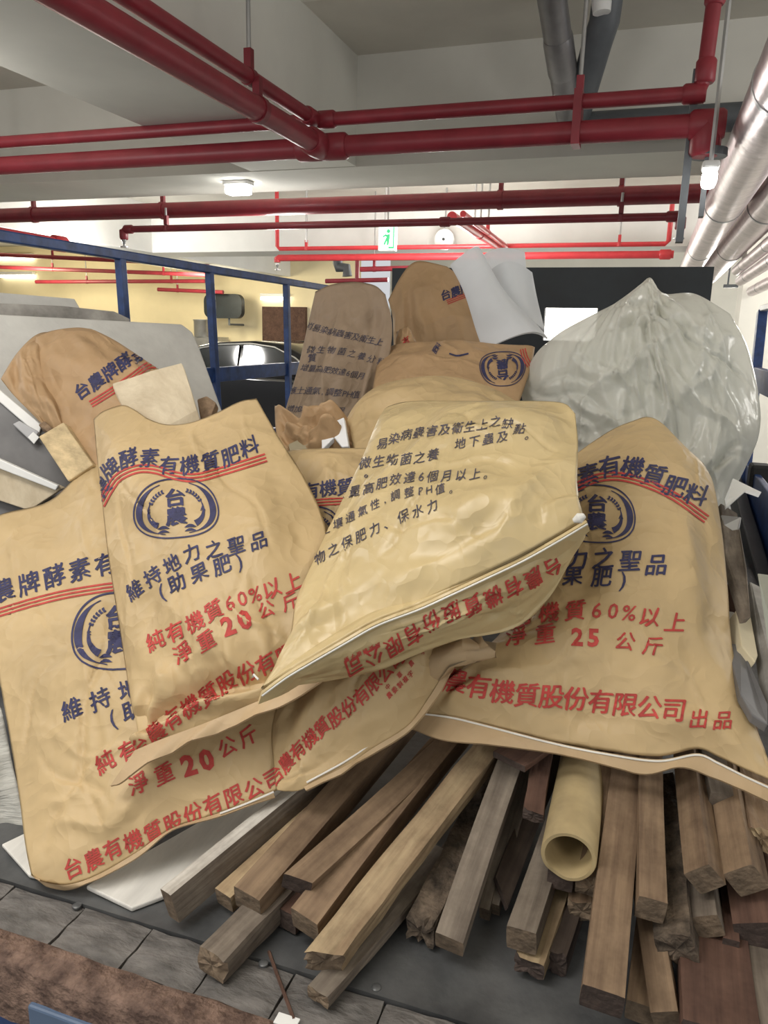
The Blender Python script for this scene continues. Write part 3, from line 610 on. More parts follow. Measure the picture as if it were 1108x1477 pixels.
# ------------------------------------------------------------------ the truck bed
ZD = .85; XL, XR = -1.66, .46
tr = thing('flatbed_truck', (-.4, .6, 0), 'open blue flatbed truck with rusty rear sill and dark steel deck', 'truck')
obj('deck_sheet', MB().box((XL, .70, ZD-.03), (XR, 3.95, ZD)), STEEL, tr)
x = XL; k = 0
while x < XR-.05:
    wd = random.uniform(.085, .125); x2 = min(x+wd, XR)
    m = MB(); nn = 5; vs = []; g = {}
    for j in range(nn):
        for i in range(nn):
            e = (i in (0, nn-1)) or (j in (0, nn-1)); vs.append((x+.0015+(x2-x-.003)*i/(nn-1)+random.uniform(-.001, .001), .63+.068*j/(nn-1), ZD-(.004 if e else 0)+random.uniform(-.002, .0015)))
    m.add(vs, [(j*nn+i, j*nn+i+1, (j+1)*nn+i+1, (j+1)*nn+i) for j in range(nn-1) for i in range(nn-1)]); rim = [i for i in range(nn)]+[j*nn+nn-1 for j in range(1, nn)]+[(nn-1)*nn+i for i in range(nn-2, -1, -1)]+[j*nn for j in range(nn-2, 0, -1)]
    b_ = len(vs); m.add([(vs[i][0], vs[i][1], ZD-.06) for i in rim], []); m.f += [(rim[i], rim[(i+1) % len(rim)], b_+(i+1) % len(rim), b_+i) for i in range(len(rim))]+[tuple(range(b_+len(rim)-1, b_-1, -1))]; m.mi += [0]*(len(rim)+1)
    obj('deck_plank', m, CONC, tr, smooth=True); x = x2
obj('plank_bed', MB().box((XL, .628, ZD-.08), (XR, .70, ZD-.012)), CONC, tr)
m = MB(); n_ = 60; vs = []
for i in range(n_):
    xx = XL-.02+(XR-XL+.04)*i/(n_-1); j = lambda s: random.uniform(-s, s)
    vs += [(xx, .578+j(.0015), ZD-.07+j(.002)), (xx, .578+j(.0015), ZD+.008+j(.0015)), (xx, .583, ZD+.013+j(.0015)), (xx, .618+j(.002), ZD+.012+j(.0015)), (xx, .626+j(.002), ZD+.002+j(.002)), (xx, .626, ZD-.07)]
m.add(vs, [(i*6+k, i*6+(k+1) % 6, (i+1)*6+(k+1) % 6, (i+1)*6+k) for i in range(n_-1) for k in range(6)]+[(5, 4, 3, 2, 1, 0), tuple((n_-1)*6+k for k in range(6))])
obj('rear_sill', m, RUST, tr, smooth=True)
obj('tail_panel', MB().box((XL, .586, .35), (XR, .622, ZD-.05)), BLUE, tr, bevel=.004)
lt = at(72, 1470, Y=.575); obj('tail_plate', MB().box((lt[0]-.03, .572, lt[2]-.1), (lt[0]+.25, .586, lt[2]+.012)), mat('pale_blue_plate', (.10, .15, .24), .5), tr, bevel=.003)
for (x_, y_) in ((111, 1306), (380, 1389), (543, 1424)):
    c = at(x_, y_, Z=ZD); obj('rivet', MB().tube([c+(0, 0, -.002), c+(0, 0, .001), c+(0, 0, .0022)], [.006, .006, .004], 12), STEEL, tr, smooth=True)
# left stake rail
def L(x_, y_, X=XL): return at(x_, y_, X=X)
ra = L(0, 342); rz = (ra[2]+L(465, 413)[2])/2
def rb(P): return np.array([XL, P[1], rz])
obj('top_rail', MB().bar((XL, .5, rz), (XL, 3.9, rz), .028, .030), BLUE, tr, bevel=.004)
for (t0, t1) in (((174, 386), (190, 490)), ((302, 400), (324, 600)), ((413, 416), (418, 560))):
    p = L(*t0); q = L(*t1, X=XL+.02); q2 = p+(q-p)*((p[2]-ZD)/(p[2]-q[2])) if p[2] > q[2] else q
    obj('stake_post', MB().bar((XL, p[1], rz), (XL+.02, q[1]*.5+p[1]*.5, ZD), .026, .03, up=(0, 1, 0)), BLUE, tr, bevel=.003)
l0 = L(303, 538); l1 = L(424, 533); lz = (l0[2]+l1[2])/2
obj('lower_rail', MB().box((XL-.012, 1.0, lz-.03), (XL+.012, 3.9, lz+.03)), BLUE, tr, bevel=.004)
obj('side_board', MB().box((XL-.02, .63, ZD-.05), (XL+.005, 3.95, ZD+.3)), BLUE, tr, bevel=.004)
# headboard with the cab window opening
YH = 3.86; h0 = at(566, 381, Y=YH); h1 = at(1030, 390, Y=YH); w0 = at(786, 443, Y=YH); w1 = at(858, 492, Y=YH); zt_ = (h0[2]+h1[2])/2
m = MB().box((h0[0], YH, ZD-.03), (w0[0], YH+.05, zt_)).box((w1[0], YH, ZD-.03), (h1[0], YH+.05, zt_)).box((w0[0], YH, w0[2]), (w1[0], YH+.05, zt_)).box((w0[0], YH, ZD-.03), (w1[0], YH+.05, w1[2]))
obj('headboard', m, BLACKP, tr)
# right side
k0 = at(1064, 716, X=.42); k1 = at(1106, 868, X=.42)
obj('side_rail', MB().bar(k1+_n(k1-k0)*.3, k0+_n(k0-k1)*.7, .05, .09), mat('dark_side_rail', (.03, .035, .04), .5, var=.3), tr, bevel=.006)
obj('side_board', MB().box((XR-.005, .63, ZD-.05), (XR+.02, 3.95, ZD+.22)), BLUE, tr, bevel=.004)
p0 = at(1100, 448, X=XR); p1 = at(1070, 735, X=XR)
obj('stake_post', MB().bar((XR, p0[1], p0[2]), (XR, p1[1], ZD), .04, .06, up=(0, 1, 0)), BLUE, tr, bevel=.003)
q = at(1098, 548, X=XR); obj('lower_rail', MB().box((XR-.015, 1.2, q[2]-.05), (XR+.015, 3.9, q[2]+.05)), BLUE, tr, bevel=.004)
q = at(1092, 447, X=XR); obj('top_rail', MB().box((XR-.015, 2.0, q[2]-.012), (XR+.015, 3.9, q[2]+.012)), WHITEP, tr, bevel=.003)
o = obj('mud_flap', MB().box(at(1088, 682, X=XR)-(.02, .05, .06), at(1088, 682, X=XR)+(.06, .05, .04)), RUBBER, tr, bevel=.012)

# ------------------------------------------------------------------ loose timber
def timber(name, n, f, wd, ht, ms, label, roll=0, ext=.14, rough=0., cut=0., cat='wood batten', seed=0, taper=0., paint=()):
    rg = random.Random(seed+int(n[0])); P0 = at(n[0], n[1], Z=n[2]); P1 = at(f[0], f[1], Z=f[2]); d = _n(P1-P0); Ln = np.linalg.norm(P1-P0)+ext
    zu = _n(np.array((0, 0, 1))-d*d[2]); xr = np.cross(d, zu); a = math.radians(roll); x_ = xr*math.cos(a)+zu*math.sin(a); z_ = np.cross(x_, d)
    bm = bmesh.new(); NS = 5; NL = 10; rows = []
    ring = [(i/NS-.5, -.5) for i in range(NS)]+[(.5, i/NS-.5) for i in range(NS)]+[(.5-i/NS, .5) for i in range(NS)]+[(-.5, .5-i/NS) for i in range(NS)]
    jit = [rough*rg.uniform(-.004, .008) for _ in ring]; jit = [(jit[k-1]+2*jit[k]+jit[(k+1) % len(jit)])/4+(rough*.012 if rg.random() < .08 else 0) for k in range(len(jit))]
    bow = rg.uniform(-.004, .004)
    for j in range(NL+1):
        t = j/NL; row = []
        for (u, v) in ring:
            y = t*Ln; s = 1-.0*t; c_ = .965 if (abs(u) == .5 and abs(v) == .5) else 1.
            if j == 0: y += cut*u*wd+jit[ring.index((u, v))]
            ww = wd*(1-taper*(1-t)); row.append(bm.verts.new((u*c_*ww+rough*.0015*rg.uniform(-1, 1)+bow*math.sin(t*3.1), y, v*c_*ht+rough*.0015*rg.uniform(-1, 1))))
        rows.append(row)
    nr = len(ring)
    for j in range(NL):
        for i in range(nr): bm.faces.new((rows[j][i], rows[j][(i+1) % nr], rows[j+1][(i+1) % nr], rows[j+1][i])).material_index = 2 if i//NS in paint else 0
    inn = [bm.verts.new((u*.55*wd, cut*u*.55*wd+rough*rg.uniform(-.002, .006), v*.55*ht)) for (u, v) in ring]; cvs = bm.verts.new((0, rough*.003, 0))
    for i in range(nr): bm.faces.new((rows[0][(i+1) % nr], rows[0][i], inn[i], inn[(i+1) % nr])).material_index = 1; bm.faces.new((inn[(i+1) % nr], inn[i], cvs)).material_index = 1
    bm.faces.new(rows[-1])
    bmesh.ops.recalc_face_normals(bm, faces=bm.faces); me = bpy.data.meshes.new(name); bm.to_mesh(me); bm.free()
    for m_ in ms: me.materials.append(m_)
    o = bpy.data.objects.new(name, me); COL.objects.link(o)
    Mx = Matrix.Identity(4)
    for i in range(3): Mx[i][0], Mx[i][1], Mx[i][2] = x_[i], d[i], z_[i]
    Mx.translation = Vector(P0); o.matrix_world = Mx
    tag(o, label, cat, 'loose timber under the sacks'); return o
TB = 'timber_batten'
T_ = (W_TAN, W_END); G_ = (W_GREY, W_END); D_ = (W_DARK, W_ENDD); P_ = (W_PALE, W_END); R_ = (W_RED, W_ENDD); B_ = (W_BARK, W_BARK)
LIST = [
 (TB, (245, 1306, .888), (440, 1146, .93), .024, .044, (W_GREY, W_END, W_PAINT), 'batten with a flaked white top face lying beside the white panel', dict(roll=8, paint=(2,))),
 (TB, (323, 1298, .876), (495, 1133, .92), .030, .026, (W_PALE, W_END), 'orange tan batten squeezed right beside the white painted one', {}),
 (TB, (357, 1302, .898), (528, 1104, .95), .042, .036, T_, 'wide grey tan batten third from the white panel', dict(roll=-5)),
 (TB, (304, 1393, .872), (428, 1270, .875), .040, .032, (W_GREY, W_END), 'weathered batten with a splintered end reaching nearest the rear sill', dict(rough=.6)),
 (TB, (428, 1276, .925), (565, 1150, .955), .034, .030, (W_TAN, W_ENDD), 'tan batten with a dark oblique end lying on its neighbours', dict(roll=-20, cut=.5)),
 (TB, (413, 1328, .868), (500, 1240, .872), .030, .028, R_, 'short reddish batten end tucked under the dark ended batten', {}),
 (TB, (440, 1334, .893), (612, 1118, .96), .042, .036, T_, 'broad tan batten with a clean square end, left of the pale broken one', dict(roll=-6)),
 (TB, (466, 1388, .890), (668, 1130, .975), .038, .034, P_, 'pale yellowish batten with a broken splintered end', dict(rough=1.0, roll=-10, cut=.6)),
 (TB, (458, 1438, .866), (560, 1320, .872), .030, .016, G_, 'thin grey lath lying under the pale broken batten', dict(rough=.4)),
 (TB, (583, 1304, .864), (655, 1208, .868), .010, .008, (W_DARK, W_ENDD), 'narrow dark stick on the deck between the pale batten and the rough bark board', {}),
 (TB, (605, 1346, .874), (690, 1160, .91), .036, .034, B_, 'rough dark crumbly board left of the long grey batten', dict(rough=1.)),
 (TB, (648, 1362, .887), (736, 1112, .985), .036, .034, G_, 'long smooth grey batten standing alone in the middle', dict(roll=-6)),
 (TB, (699, 1318, .868), (748, 1150, .93), .014, .024, G_, 'thin lath at the left of a pair in the shadow', {}),
 (TB, (713, 1311, .868), (760, 1150, .93), .014, .024, G_, 'thin lath at the right of a pair in the shadow', {}),
 (TB, (722, 1288, .892), (785, 1140, .925), .030, .008, D_, 'dark flat slat with a pointed oblique end', dict(cut=-1., roll=-25)),
 (TB, (769, 1178, .985), (782, 1110, 1.0), .027, .016, R_, 'short red brown batten high under the sack hem', dict(rough=.4)),
 (TB, (734, 1098, 1.02), (752, 1085, 1.022), .055, .010, R_, 'dark reddish board edge just below the right sack hem', dict(ext=.3)),
 (TB, (752, 1356, .905), (820, 1140, .925), .036, .032, G_, 'grey batten resting on a rusty ended block', dict(roll=3)),
 (TB, (763, 1397, .872), (820, 1230, .90), .036, .024, (W_PALE, W_ENDD), 'batten with an orange rotten end below the grey one', dict(rough=.6)),
 (TB, (801, 1390, .868), (850, 1230, .89), .026, .034, D_, 'dark batten end deep between the stacked sticks', dict(rough=.3)),
 (TB, (808, 1268, .935), (836, 1150, .932), .032, .030, R_, 'dark batten end right beneath the cardboard tube', {}),
 (TB, (850, 1282, .940), (874, 1140, .985), .034, .030, T_, 'tan batten with a chipped end at the right of the tube', dict(rough=.5)),
 (TB, (839, 1316, .900), (862, 1180, .92), .032, .030, T_, 'small batten end under the chipped one', dict(rough=.6, roll=15)),
 (TB, (868, 1444, .925), (905, 1116, 1.0), .044, .036, (W_TAN, W_ENDD), 'longest thick tan beam with a dark end, running to the photo bottom', dict(roll=-3)),
 (TB, (939, 1312, .965), (938, 1115, 1.005), .032, .034, T_, 'striped orange grained batten with a lit square end', dict(roll=-4)),
 (TB, (925, 1462, .875), (944, 1300, .90), .034, .030, T_, 'low batten at the photo bottom just right of the longest beam', {}),
 (TB, (962, 1470, .885), (938, 1320, .92), .030, .030, T_, 'low split batten below the striped one', dict(roll=20)),
 (TB, (976, 1372, .925), (964, 1230, .94), .042, .042, (W_BARK, W_BARK), 'round grey weathered pole end in the dark gap', dict(rough=.8, roll=22)),
 (TB, (1017, 1268, .985), (1000, 1120, 1.01), .034, .034, T_, 'diamond turned batten end, left of the two at the right', dict(roll=42)),
 (TB, (1077, 1270, .985), (1052, 1130, 1.01), .038, .038, T_, 'diamond turned light batten end, right of the two at the right', dict(roll=40)),
 (TB, (1042, 1156, 1.012), (1030, 1105, 1.022), .032, .026, (W_GREY, W_GREY), 'grey batten end highest under the hem at the right', dict(ext=.3)),
 (TB, (1100, 1212, 1.00), (1086, 1130, 1.015), .034, .034, (W_TAN, W_PALE), 'splintered pale batten end at the right photo edge', dict(rough=1.)),
 (TB, (1022, 1336, .935), (1010, 1220, .945), .030, .030, (W_GREY, W_END), 'small grey block end deep in the right gap', dict(roll=25)),
 (TB, (1054, 1364, .918), (1040, 1240, .925), .018, .018, R_, 'thin reddish rod end deep in the right gap', {}),
 (TB, (1098, 1350, .93), (1075, 1220, .95), .055, .040, R_, 'dark red brown board at the right edge of the gap', dict(roll=20)),
 (TB, (1040, 1500, .90), (1032, 1375, .905), .078, .026, R_, 'wide red brown board standing at the bottom right', dict(ext=.2)),
 (TB, (1108, 1500, .895), (1085, 1378, .90), .060, .026, G_, 'wide grey board in the bottom right corner', dict(ext=.2)),
]
for i, (nm, n, f, wd, ht, ms, lb, kw) in enumerate(LIST): timber(nm, n, f, wd, ht, ms, lb, seed=i, **kw)
# cardboard tube
c0 = at(820, 1236, Z=.985); c1 = at(842, 1095, Z=.985); dd = _n(c1-c0); zu = _n(np.array((0, 0, 1))-dd*dd[2]); xr = np.cross(dd, zu); ro, ri = .0335, .0275; n_ = 40
pts = []; Ls = [0, .004, .7]
m = MB(); vs = []
for (r_, y_) in ((ri, .45), (ri, .002), (ri+.001, 0), (ro-.001, 0), (ro, .002), (ro, .45)):
    for k in range(n_):
        a = 2*math.pi*k/n_; w_ = -.003*math.exp(-((a-4.2)/.35)**2)*(y_ < .1); vs.append(c0+dd*(y_-w_)+xr*r_*math.cos(a)+zu*r_*math.sin(a))
m.add(vs, [(j*n_+k, j*n_+(k+1) % n_, ((j+1) % 6)*n_+(k+1) % n_, ((j+1) % 6)*n_+k) for j in range(6) for k in range(n_)])
tag(obj('cardboard_tube', m, CARD, smooth=True), 'hollow brown cardboard tube with its open end facing out among the sticks', 'tube')
m = MB().tube([at(388, 1372, Z=.852), at(398, 1400, Z=.853), at(424, 1470, Z=.866)], .0022, 6)
tag(obj('thin_twig', m, W_RED, smooth=True), 'thin reddish twig lying across the deck near the rear sill', 'twig')
c = at(412, 1474, Z=.865); tag(obj('paper_scrap', MB().box(c-np.array((.012, .006, 0)), c+np.array((.014, .008, .002))), WHITEP, bevel=.0005), 'tiny white scrap at the bottom edge beside the twig', 'scrap')
# ------------------------------------------------------------------ boards and scraps
def slab(name, quad, thick, m, label, cat, pl=None, Ys=None, Z=None, bevel=.002, rim=None, group=None):
    """flat piece from its traced corners; each corner has its own depth, thickness goes away from the viewer"""
    if Ys is not None: P = [at(x, y, Y=Y) for (x, y), Y in zip(quad, Ys)]
    elif Z is not None: P = [at(x, y, Z=z) for (x, y), z in zip(quad, Z)]
    else: P = [on(pl, *q) for q in quad]
    n = len(P); nn = _n(np.cross(P[1]-P[0], P[2]-P[0])); nn = nn if nn @ (CAM-P[0]) > 0 else -nn
    mb = MB().add(P+[p-nn*thick for p in P], [tuple(range(n)), tuple(range(2*n-1, n-1, -1))]+[(i, (i+1) % n, n+(i+1) % n, n+i) for i in range(n)])
    return tag(obj(name, mb, m, bevel=bevel), label, cat, group)
slab('wall_panel', [(124, 1277), (405, 1118), (468, 1140), (245, 1288), (190, 1309)], .007, PANELW, 'white ribbed panel under the lower left sack', 'panel', Z=(.862, .864, .862, .859, .858))
slab('wall_panel', [(2, 1217), (52, 1193), (120, 1180), (100, 1275), (42, 1262)], .006, PANELW, 'piece of white panel poking out left of the lower left sack', 'panel', Z=(.862, .866, .866, .86, .858))
plb = plane((0, 455, 1.50), (265, 467, 1.95), (320, 590, 1.88))
slab('plaster_board', [(-30, 452), (0, 452), (262, 466), (278, 478), (288, 500), (324, 600), (330, 700), (-30, 700)], .03, BOARD, 'large chipped whitish slab leaning behind the upper left sack', 'board', pl=plb, bevel=.006)
slab('stone_board', [(-30, 432), (0, 436), (90, 440), (165, 448), (188, 459), (188, 520), (-30, 520)], .03, BOARDG, 'brown edged grey board behind the large whitish slab', 'board', pl=plane((0, 440, 1.55), (185, 458, 1.86), (180, 520, 1.80)), bevel=.004)
slab('stone_board', [(-30, 418), (0, 421), (108, 430), (116, 444), (116, 500), (-30, 500)], .03, BOARD, 'pale grey board rearmost at the left under the blue rail', 'board', pl=plane((0, 425, 1.59), (112, 432, 1.80), (110, 500, 1.76)), bevel=.004)
pld = plane((0, 560, 1.25), (100, 655, 1.29), (60, 740, 1.22))
slab('dark_sheet', [(-60, 520), (0, 562), (112, 665), (140, 760), (40, 760), (-60, 740)], .01, DGREY, 'dark grey sheet leaning under the upper left sack', 'sheet', pl=pld)
slab('edge_strip', [(-40, 530), (-2, 560), (60, 612), (56, 628), (-4, 576), (-40, 548)], .008, WHITEP, 'light grey strip along the top of the dark sheet', 'strip', pl=(pld[0]+pld[1]*.01, pld[1]))
o = slab('tape_dispenser_clip', [(18, 611), (28, 606), (56, 622), (48, 639)], .006, mat('clear_plastic_clip', (.45, .45, .46), .25), 'small clear plastic clip with a white tab on the dark sheet', 'clip', pl=(pld[0]+pld[1]*.016, pld[1]))
slab('paper_tab', [(40, 630), (48, 622), (57, 630), (49, 640)], .002, WHITEP, 'tiny white paper tab on the clear clip', 'tab', pl=(pld[0]+pld[1]*.022, pld[1]))
slab('wood_plank', [(-60, 640), (0, 664), (90, 704), (42, 736), (0, 722), (-60, 705)], .02, PALEB, 'pale yellow plank with white edge at the left photo edge', 'plank', pl=plane((0, 664, 1.17), (90, 704, 1.21), (40, 735, 1.18)))
slab('edge_strip', [(-60, 634), (0, 662), (84, 700), (80, 707), (0, 676), (-60, 652)], .012, WHITEP, 'white strip on the edge of the pale yellow plank', 'strip', pl=(lambda p: (p[0]+p[1]*.014, p[1]))(plane((0, 664, 1.17), (90, 704, 1.21), (40, 735, 1.18))))
slab('wood_block', [(55, 629), (91, 608), (134, 670), (98, 694)], .035, OSB, 'square yellowish chip board block stuck between the two left sacks', 'wood block', Ys=(1.21, 1.23, 1.20, 1.18), bevel=.003)
slab('wood_block', [(100, 622), (118, 614), (134, 638), (136, 668), (122, 655)], .03, W_TAN, 'small brown wood block behind the chip board block', 'wood block', Ys=(1.25, 1.26, 1.24, 1.22, 1.22), bevel=.003)
slab('wood_block', [(55, 612), (64, 606), (76, 617), (68, 622)], .02, W_TAN, 'tiny brown wood offcut on top of the chip board block', 'wood block', Ys=(1.24, 1.25, 1.24, 1.23), bevel=.002)
slab('wood_plank', [(168, 573), (225, 556), (270, 543), (280, 575), (291, 612), (240, 640), (200, 640)], .03, PALEB, 'pale rough plank sticking up behind the sack marked 20', 'plank', Ys=(1.30, 1.31, 1.33, 1.32, 1.31, 1.27, 1.27), bevel=.003)
slab('wood_block', [(284, 575), (298, 570), (312, 580), (300, 612), (290, 610)], .03, W_TAN, 'brown wood chip right of the pale rough plank', 'wood block', Ys=(1.36, 1.37, 1.37, 1.34, 1.34), bevel=.003)
plw = plane((420, 640, 1.42), (500, 605, 1.46), (480, 660, 1.38))
slab('foam_offcut', [(463, 616), (496, 601), (503, 643), (493, 644), (482, 630), (464, 648)], .012, mat('white_card', (.82, .83, .85), .6, var=.03), 'white notched card between the sack marked 20 and the yellowish sack', 'card', pl=plw)
slab('tray_lid', [(416, 640), (466, 617), (470, 652), (418, 652)], .01, mat('tan_tray', (.38, .33, .22), .5), 'olive tan tray piece left of the white notched card', 'tray', pl=(plw[0]-plw[1]*.014, plw[1]))
# right hand gap
def RS(name, quad, Ys, th, m, lb, cat): return slab(name, quad, th, m, lb, cat, Ys=Ys, bevel=.002)
RS('wood_board', [(1040, 725), (1064, 740), (1078, 820), (1084, 890), (1074, 892), (1046, 800)], (1.55, 1.55, 1.3, 1.15, 1.15, 1.35), .012, W_GREY, 'grey brown board inside the right gap below the white wrapping', 'board')
RS('grey_board', [(1082, 838), (1098, 846), (1125, 1000), (1112, 1040)], (1.28, 1.28, 1.05, 1.03), .014, BOARDG, 'narrow grey board standing at the far right edge', 'board')
RS('cream_block', [(1062, 880), (1070, 874), (1082, 880), (1094, 945), (1090, 955), (1070, 930)], (1.2, 1.22, 1.22, 1.12, 1.10, 1.12), .03, mat('cream_foam', (.62, .54, .37), .7), 'cream block wedged in the right gap beside the sack', 'block')
RS('white_scrap', [(1047, 880), (1060, 882), (1058, 930), (1049, 920)], (1.22, 1.22, 1.16, 1.16), .01, WHITEP, 'white scrap left of the cream block', 'scrap')
RS('dark_board', [(1048, 925), (1070, 930), (1108, 1015), (1108, 1045), (1085, 1030), (1068, 1000)], (1.14, 1.14, 1.03, 1.01, 1.01, 1.03), .015, DGREY, 'dark grey board at the right end of the right sack', 'board')
RS('wood_chips', [(1050, 840), (1074, 870), (1066, 880), (1052, 876)], (1.3, 1.27, 1.25, 1.27), .01, W_RED, 'brown wood splinters above the cream block', 'wood splinter')
RS('metal_channel', [(1040, 742), (1070, 745), (1068, 756), (1062, 782), (1048, 778), (1044, 756)], (1.5, 1.5, 1.48, 1.44, 1.44, 1.46), .01, ZINC, 'small metal channel piece at the right of the sack top', 'metal piece')
RS('pale_panel', [(1092, 826), (1120, 830), (1135, 980), (1112, 965)], (1.2, 1.15, 1.0, 1.02), .012, mat('pale_green_panel', (.38, .40, .35), .6), 'pale green white panel at the right photo edge', 'panel')
RS('white_wrapping', [(1056, 692), (1072, 700), (1097, 712), (1094, 717), (1074, 710), (1046, 735), (1044, 722)], (1.62, 1.62, 1.55, 1.55, 1.56, 1.5, 1.52), .004, WHITEP, 'crumpled white plastic strip below the big clear bag', 'plastic strip')
# ------------------------------------------------------------------ sacks
# lower left sack
p = plane((60, 1270, .70), (400, 1140, .87), (60, 740, 1.12))
s = Sack().patch([(-45, 770), (0, 742), (65, 725), (102, 695), (135, 655), (230, 640), (330, 650)], [(330, 650), (390, 850), (440, 980), (475, 1095)],
    [(45, 1262), (62, 1272), (100, 1277), (145, 1262), (200, 1230), (250, 1196), (320, 1173), (395, 1142), (475, 1095)], [(-45, 770), (-20, 890), (0, 985), (25, 1130), (36, 1215), (45, 1262)], p, amp=.048, back=.03, seed=3, flip=1, creases=22, cdepth=.008)
s.build(K_TAN, 'lower left kraft sack reaching the left photo edge, resting on the white panel')
T = text('台農牌酵素有機', [(-30, 866), (8, 851), (53, 839), (86, 829), (119, 821), (152, 814), (190, 806)], 34)
T += emblem(172, 910, 150, 112, -3) + text('維持地力之聖品', [(104, 1023), (139, 1011), (174, 998), (350, 935)], 32) + text('(助果肥)', [(162, 1035), (184, 1026), (300, 985)], 31)
s.ink(T, INK_B, 'navy_print')
T = stripes([(-30, 892), (0, 883), (50, 868), (100, 856), (165, 846), (230, 840)]) + text('純有機質60%以上', [(152, 1099), (182, 1084), (390, 1000)], 31) + text('淨重', [(200, 1130), (237, 1116)], 31) + text('20', [(272, 1103), (298, 1095)], 40, .045, 0) + text('公斤', [(328, 1077), (358, 1062)], 29)
T += text(CORP, [(106, 1251), (136, 1239), (169, 1221), (205, 1207), (263, 1180), (313, 1157), (344, 1145), (371, 1135), (394, 1122)], 30)
s.ink(T, INK_R, 'red_print')
hem(s, p, [(45, 1262), (62, 1272), (100, 1277), (145, 1262), (200, 1230), (250, 1196), (320, 1173), (395, 1142)], [(58, 1268), (66, 1278), (102, 1282), (148, 1268), (202, 1236), (252, 1201), (322, 1179), (397, 1150)], K_TAN2, stitch=[(320, 1176), (360, 1161), (397, 1145)])
# sack marked 20 on top of it
p = plane((170, 1120, .78), (470, 975, .90), (250, 600, 1.24))
s = Sack().patch([(135, 604), (150, 592), (177, 584), (195, 591), (215, 604), (242, 612), (275, 609), (310, 596), (345, 579), (370, 574)], [(370, 574), (402, 630), (440, 690), (470, 760), (478, 850), (482, 965)],
    [(200, 1088), (240, 1072), (300, 1050), (400, 1008), (482, 965)], [(135, 604), (140, 660), (147, 720), (156, 800), (170, 890), (184, 980), (200, 1088)], p, amp=.07, back=.008, seed=1, creases=18, cdepth=.007,
    extra=lambda U, V: -.026*np.exp(-((V-.915-.02*np.sin(U*11))/.028)**2)*np.clip(1.4-U, 0, 1)+.020*np.exp(-((V-.955-.012*np.sin(U*11+1))/.02)**2)+.014*np.exp(-((U-.09)/.07)**2-((V-.93)/.06)**2)*np.sin(V*80+U*40)+.007*np.exp(-((V-.86)/.05)**2)*np.sin(U*38))
s.build(K_TAN, 'kraft sack marked 20 lying on top of the lower left sack')
T = text('農牌酵素有機質肥料', [(147, 704), (162, 675), (187, 661), (217, 661), (245, 672), (273, 671), (303, 666), (331, 659), (360, 645)], 29, flat=.35) + emblem(254, 733, 134, 86, -4)
T += text('維持地力之聖品', [(195, 851), (220, 832), (248, 814), (276, 798), (306, 793), (340, 787), (373, 780)], 27, flat=.3) + text('(助果肥)', [(233, 852), (259, 839), (290, 825), (322, 815), (345, 808)], 28, flat=.5)
s.ink(T, INK_B, 'navy_print')
T = stripes([(146, 728), (158, 706), (172, 688), (197, 677), (222, 677), (253, 686), (283, 689), (323, 679), (384, 660)]) + text('純有機質60%以上', [(225, 924), (280, 898), (330, 870), (422, 840)], 29) + text('淨重', [(264, 941), (298, 924)], 29) + text('20', [(329, 902), (353, 893)], 36, .045, 0) + text('公斤', [(384, 879), (419, 868)], 26)
T += text(CORP[:9], [(203, 1078), (225, 1056), (248, 1036), (275, 1018), (303, 1000), (328, 983), (356, 970), (384, 957), (412, 944)], 31)
s.ink(T, INK_R, 'red_print')
h = hem(s, p, [(202, 1086), (240, 1070), (300, 1048), (400, 1006), (470, 970)], [(163, 1135), (185, 1130), (240, 1096), (330, 1055), (400, 1030), (470, 990)], K_TAN2, off=.012, wave=.004)
# underneath sack
p = plane((398, 1138, .85), (650, 945, 1.0), (500, 950, 1.0))
s = Sack().patch([(398, 1020), (470, 940), (560, 880), (660, 880)], [(660, 880), (668, 905), (672, 930)], [(398, 1139), (415, 1141), (440, 1137), (500, 1106), (540, 1080), (590, 1048), (620, 1008), (645, 968), (672, 930)], [(398, 1020), (392, 1060), (398, 1139)], p, amp=.05, back=.03, seed=2, creases=10)
s.build(K_TAN, 'kraft sack squeezed beneath the yellowish sack, its corner twisted into a knot')
s.ink(text('台'+CORP[1:]+'出', [(398, 1118), (414, 1100), (432, 1080), (450, 1063), (467, 1047), (485, 1034), (500, 1022), (518, 1007), (537, 988), (552, 974), (566, 958), (590, 935)], 29, slant=.2), INK_R, 'red_print')
s.ink(text('農委製複字', [(562, 1002), (592, 972)], 9)+text('中華農字', [(560, 990), (610, 940)], 8), INK_R, 'small_red_print')
hem(s, p, [(440, 1136), (500, 1106), (540, 1080), (590, 1048), (620, 1008), (645, 968)], [(444, 1142), (503, 1112), (544, 1085), (596, 1050), (626, 1012), (650, 972)], K_TAN2, off=.0025, so=.003, stitch=[(445, 1130), (500, 1100), (540, 1073), (585, 1042), (615, 1004), (640, 966)])
k0 = at(655, 945, Y=.965); rg = np.random.default_rng(5); m = MB(); 
m.tube([k0+np.array(v) for v in ((-.05, .03, -.05), (-.03, .015, -.025), (-.005, 0, .0), (.012, 0, .012), (.028, .01, .006), (.040, .02, .014))], [.035, .026, .016, .021, .013, .022], 14)
o = obj('twisted_corner', m, K_TAN2, s.root, smooth=True)
for v in o.data.vertices: v.co += Vector(rg.normal(0, .0035, 3))
